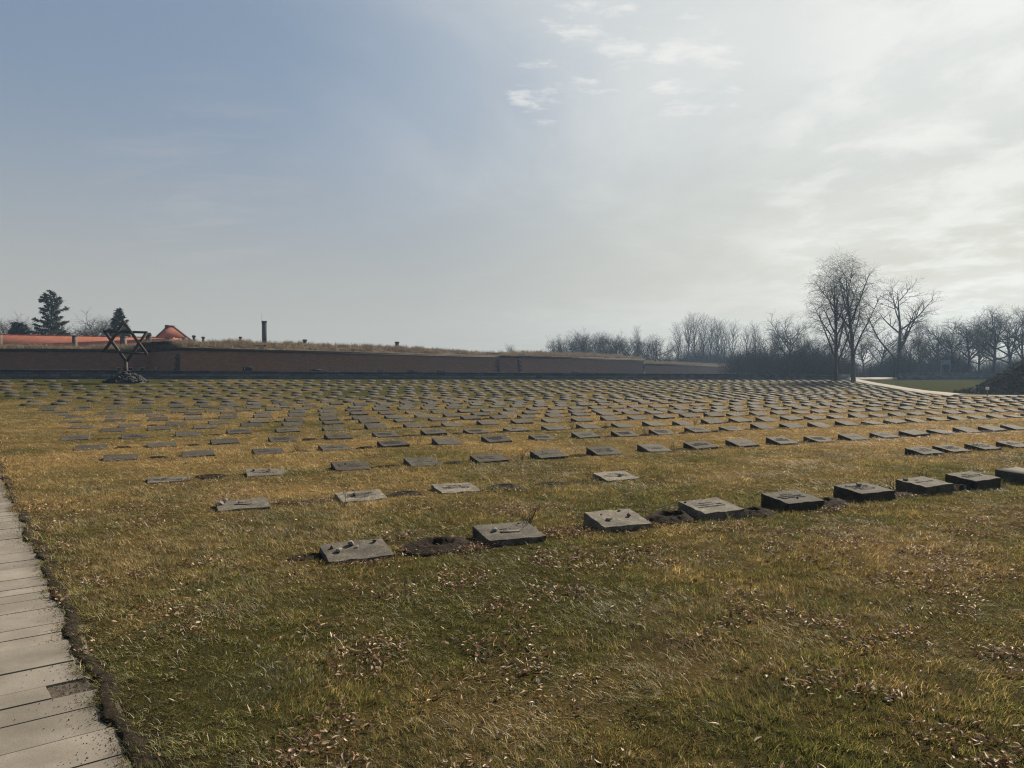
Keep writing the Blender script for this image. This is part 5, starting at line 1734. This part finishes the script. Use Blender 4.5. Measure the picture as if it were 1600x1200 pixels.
# ------------------------------------------------------------------ bare rose bushes between the stones
def rose(seed, H):
    rr = random.Random(seed); t = Tubes()
    for i in range(rr.randint(4, 8)):
        a = rr.uniform(0, 6.28); ln = H * rr.uniform(.45, 1.0); lean = rr.uniform(.05, .55); p = (rr.uniform(-.03, .03), rr.uniform(-.03, .03), -.03); pts = [p]; d_ = (math.cos(a) * lean, math.sin(a) * lean, 1.0)
        for k in range(4):
            d_ = vnorm((d_[0] + rr.gauss(0, .14), d_[1] + rr.gauss(0, .14), d_[2])); p = vadd(p, d_, ln / 4); pts.append(p)
        t.add(pts, [.0045, .004, .0035, .003, .002], 4)
        for k in range(rr.randint(2, 5)):
            q = pts[rr.randint(1, 4)]; d2 = vnorm((rr.gauss(0, .8), rr.gauss(0, .8), .8)); t.add([q, vadd(q, d2, .05), vadd(vadd(q, d2, .05), (rr.gauss(0, .3), rr.gauss(0, .3), .9), .05)], [.0025, .002, .0012], 3)
    return t.mesh('stems', M['twig'])


rose_kinds = [rose(800 + i, .36) for i in range(5)]
ROSES = [(822, 832, 1.05, 'bare rose bush in the leaf drift between second and third front gravestones'), (1402, 776, .95, 'bare rose twigs left of the seventh front gravestone'), (1445, 752, .7, 'thin bare rose twig behind the seventh front gravestone'),
         (920, 747, .65, 'bare rose twigs at the left of the lone second row gravestone'), (536, 792, .5, 'tiny bare twig in front of the second gravestone of row two'), (815, 720, .75, 'bare rose bush left of the sixth gravestone in the third row'),
         (1055, 707, .9, 'single tall bare rose stem in the third row'), (1525, 704, .7, 'bare rose twigs beside the rightmost stones of the second row'), (1302, 690, .7, 'bare rose twigs in the third row towards the right'),
         (895, 671, .8, 'bare rose bush in the fifth row near the middle'), (946, 671, .8, 'bare rose bush in the fifth row right of the middle'), (1010, 680, .9, 'bare rose bush in the fourth row right of the middle'),
         (1087, 664, .9, 'bare rose bush in the fifth row towards the right'), (654, 695, .7, 'dry plant in the fourth row left of the middle'), (465, 705, .7, 'dry plant in the fourth row at left'), (537, 778, .55, 'dry weed right of the leaf drift in row two')]
for i, (px, py, s, lab) in enumerate(ROSES):
    x, y = gr(px, py); o = link('rose_bush', rose_kinds[i % 5], None, None, (x, y, float(gz(x, y))), (0, 0, i * 1.3)); o.scale = (s, s, s)
    tag(o, lab, 'rose bush', 'bare rose bushes between the gravestones')

# ------------------------------------------------------------------ the hazy air
def haze():
    b = MB(); b.box(-310, 310, -70, 410, -6.0, 26.0)
    o = b.build('haze', None); tag(o, 'thin bluish haze over the field', 'haze', kind='stuff')
    m = bpy.data.materials.new('haze'); m.use_nodes = True; nt = m.node_tree; nt.nodes.clear()
    out = nt.nodes.new('ShaderNodeOutputMaterial'); v = nt.nodes.new('ShaderNodeVolumePrincipled')
    v.inputs['Color'].default_value = (0.46, 0.68, 1.0, 1); v.inputs['Density'].default_value = 0.00042; v.inputs['Anisotropy'].default_value = 0.4
    nt.links.new(v.outputs[0], out.inputs['Volume']); o.data.materials.append(m)


haze()
print('stones', len(STONES), 'seen', len(seen))
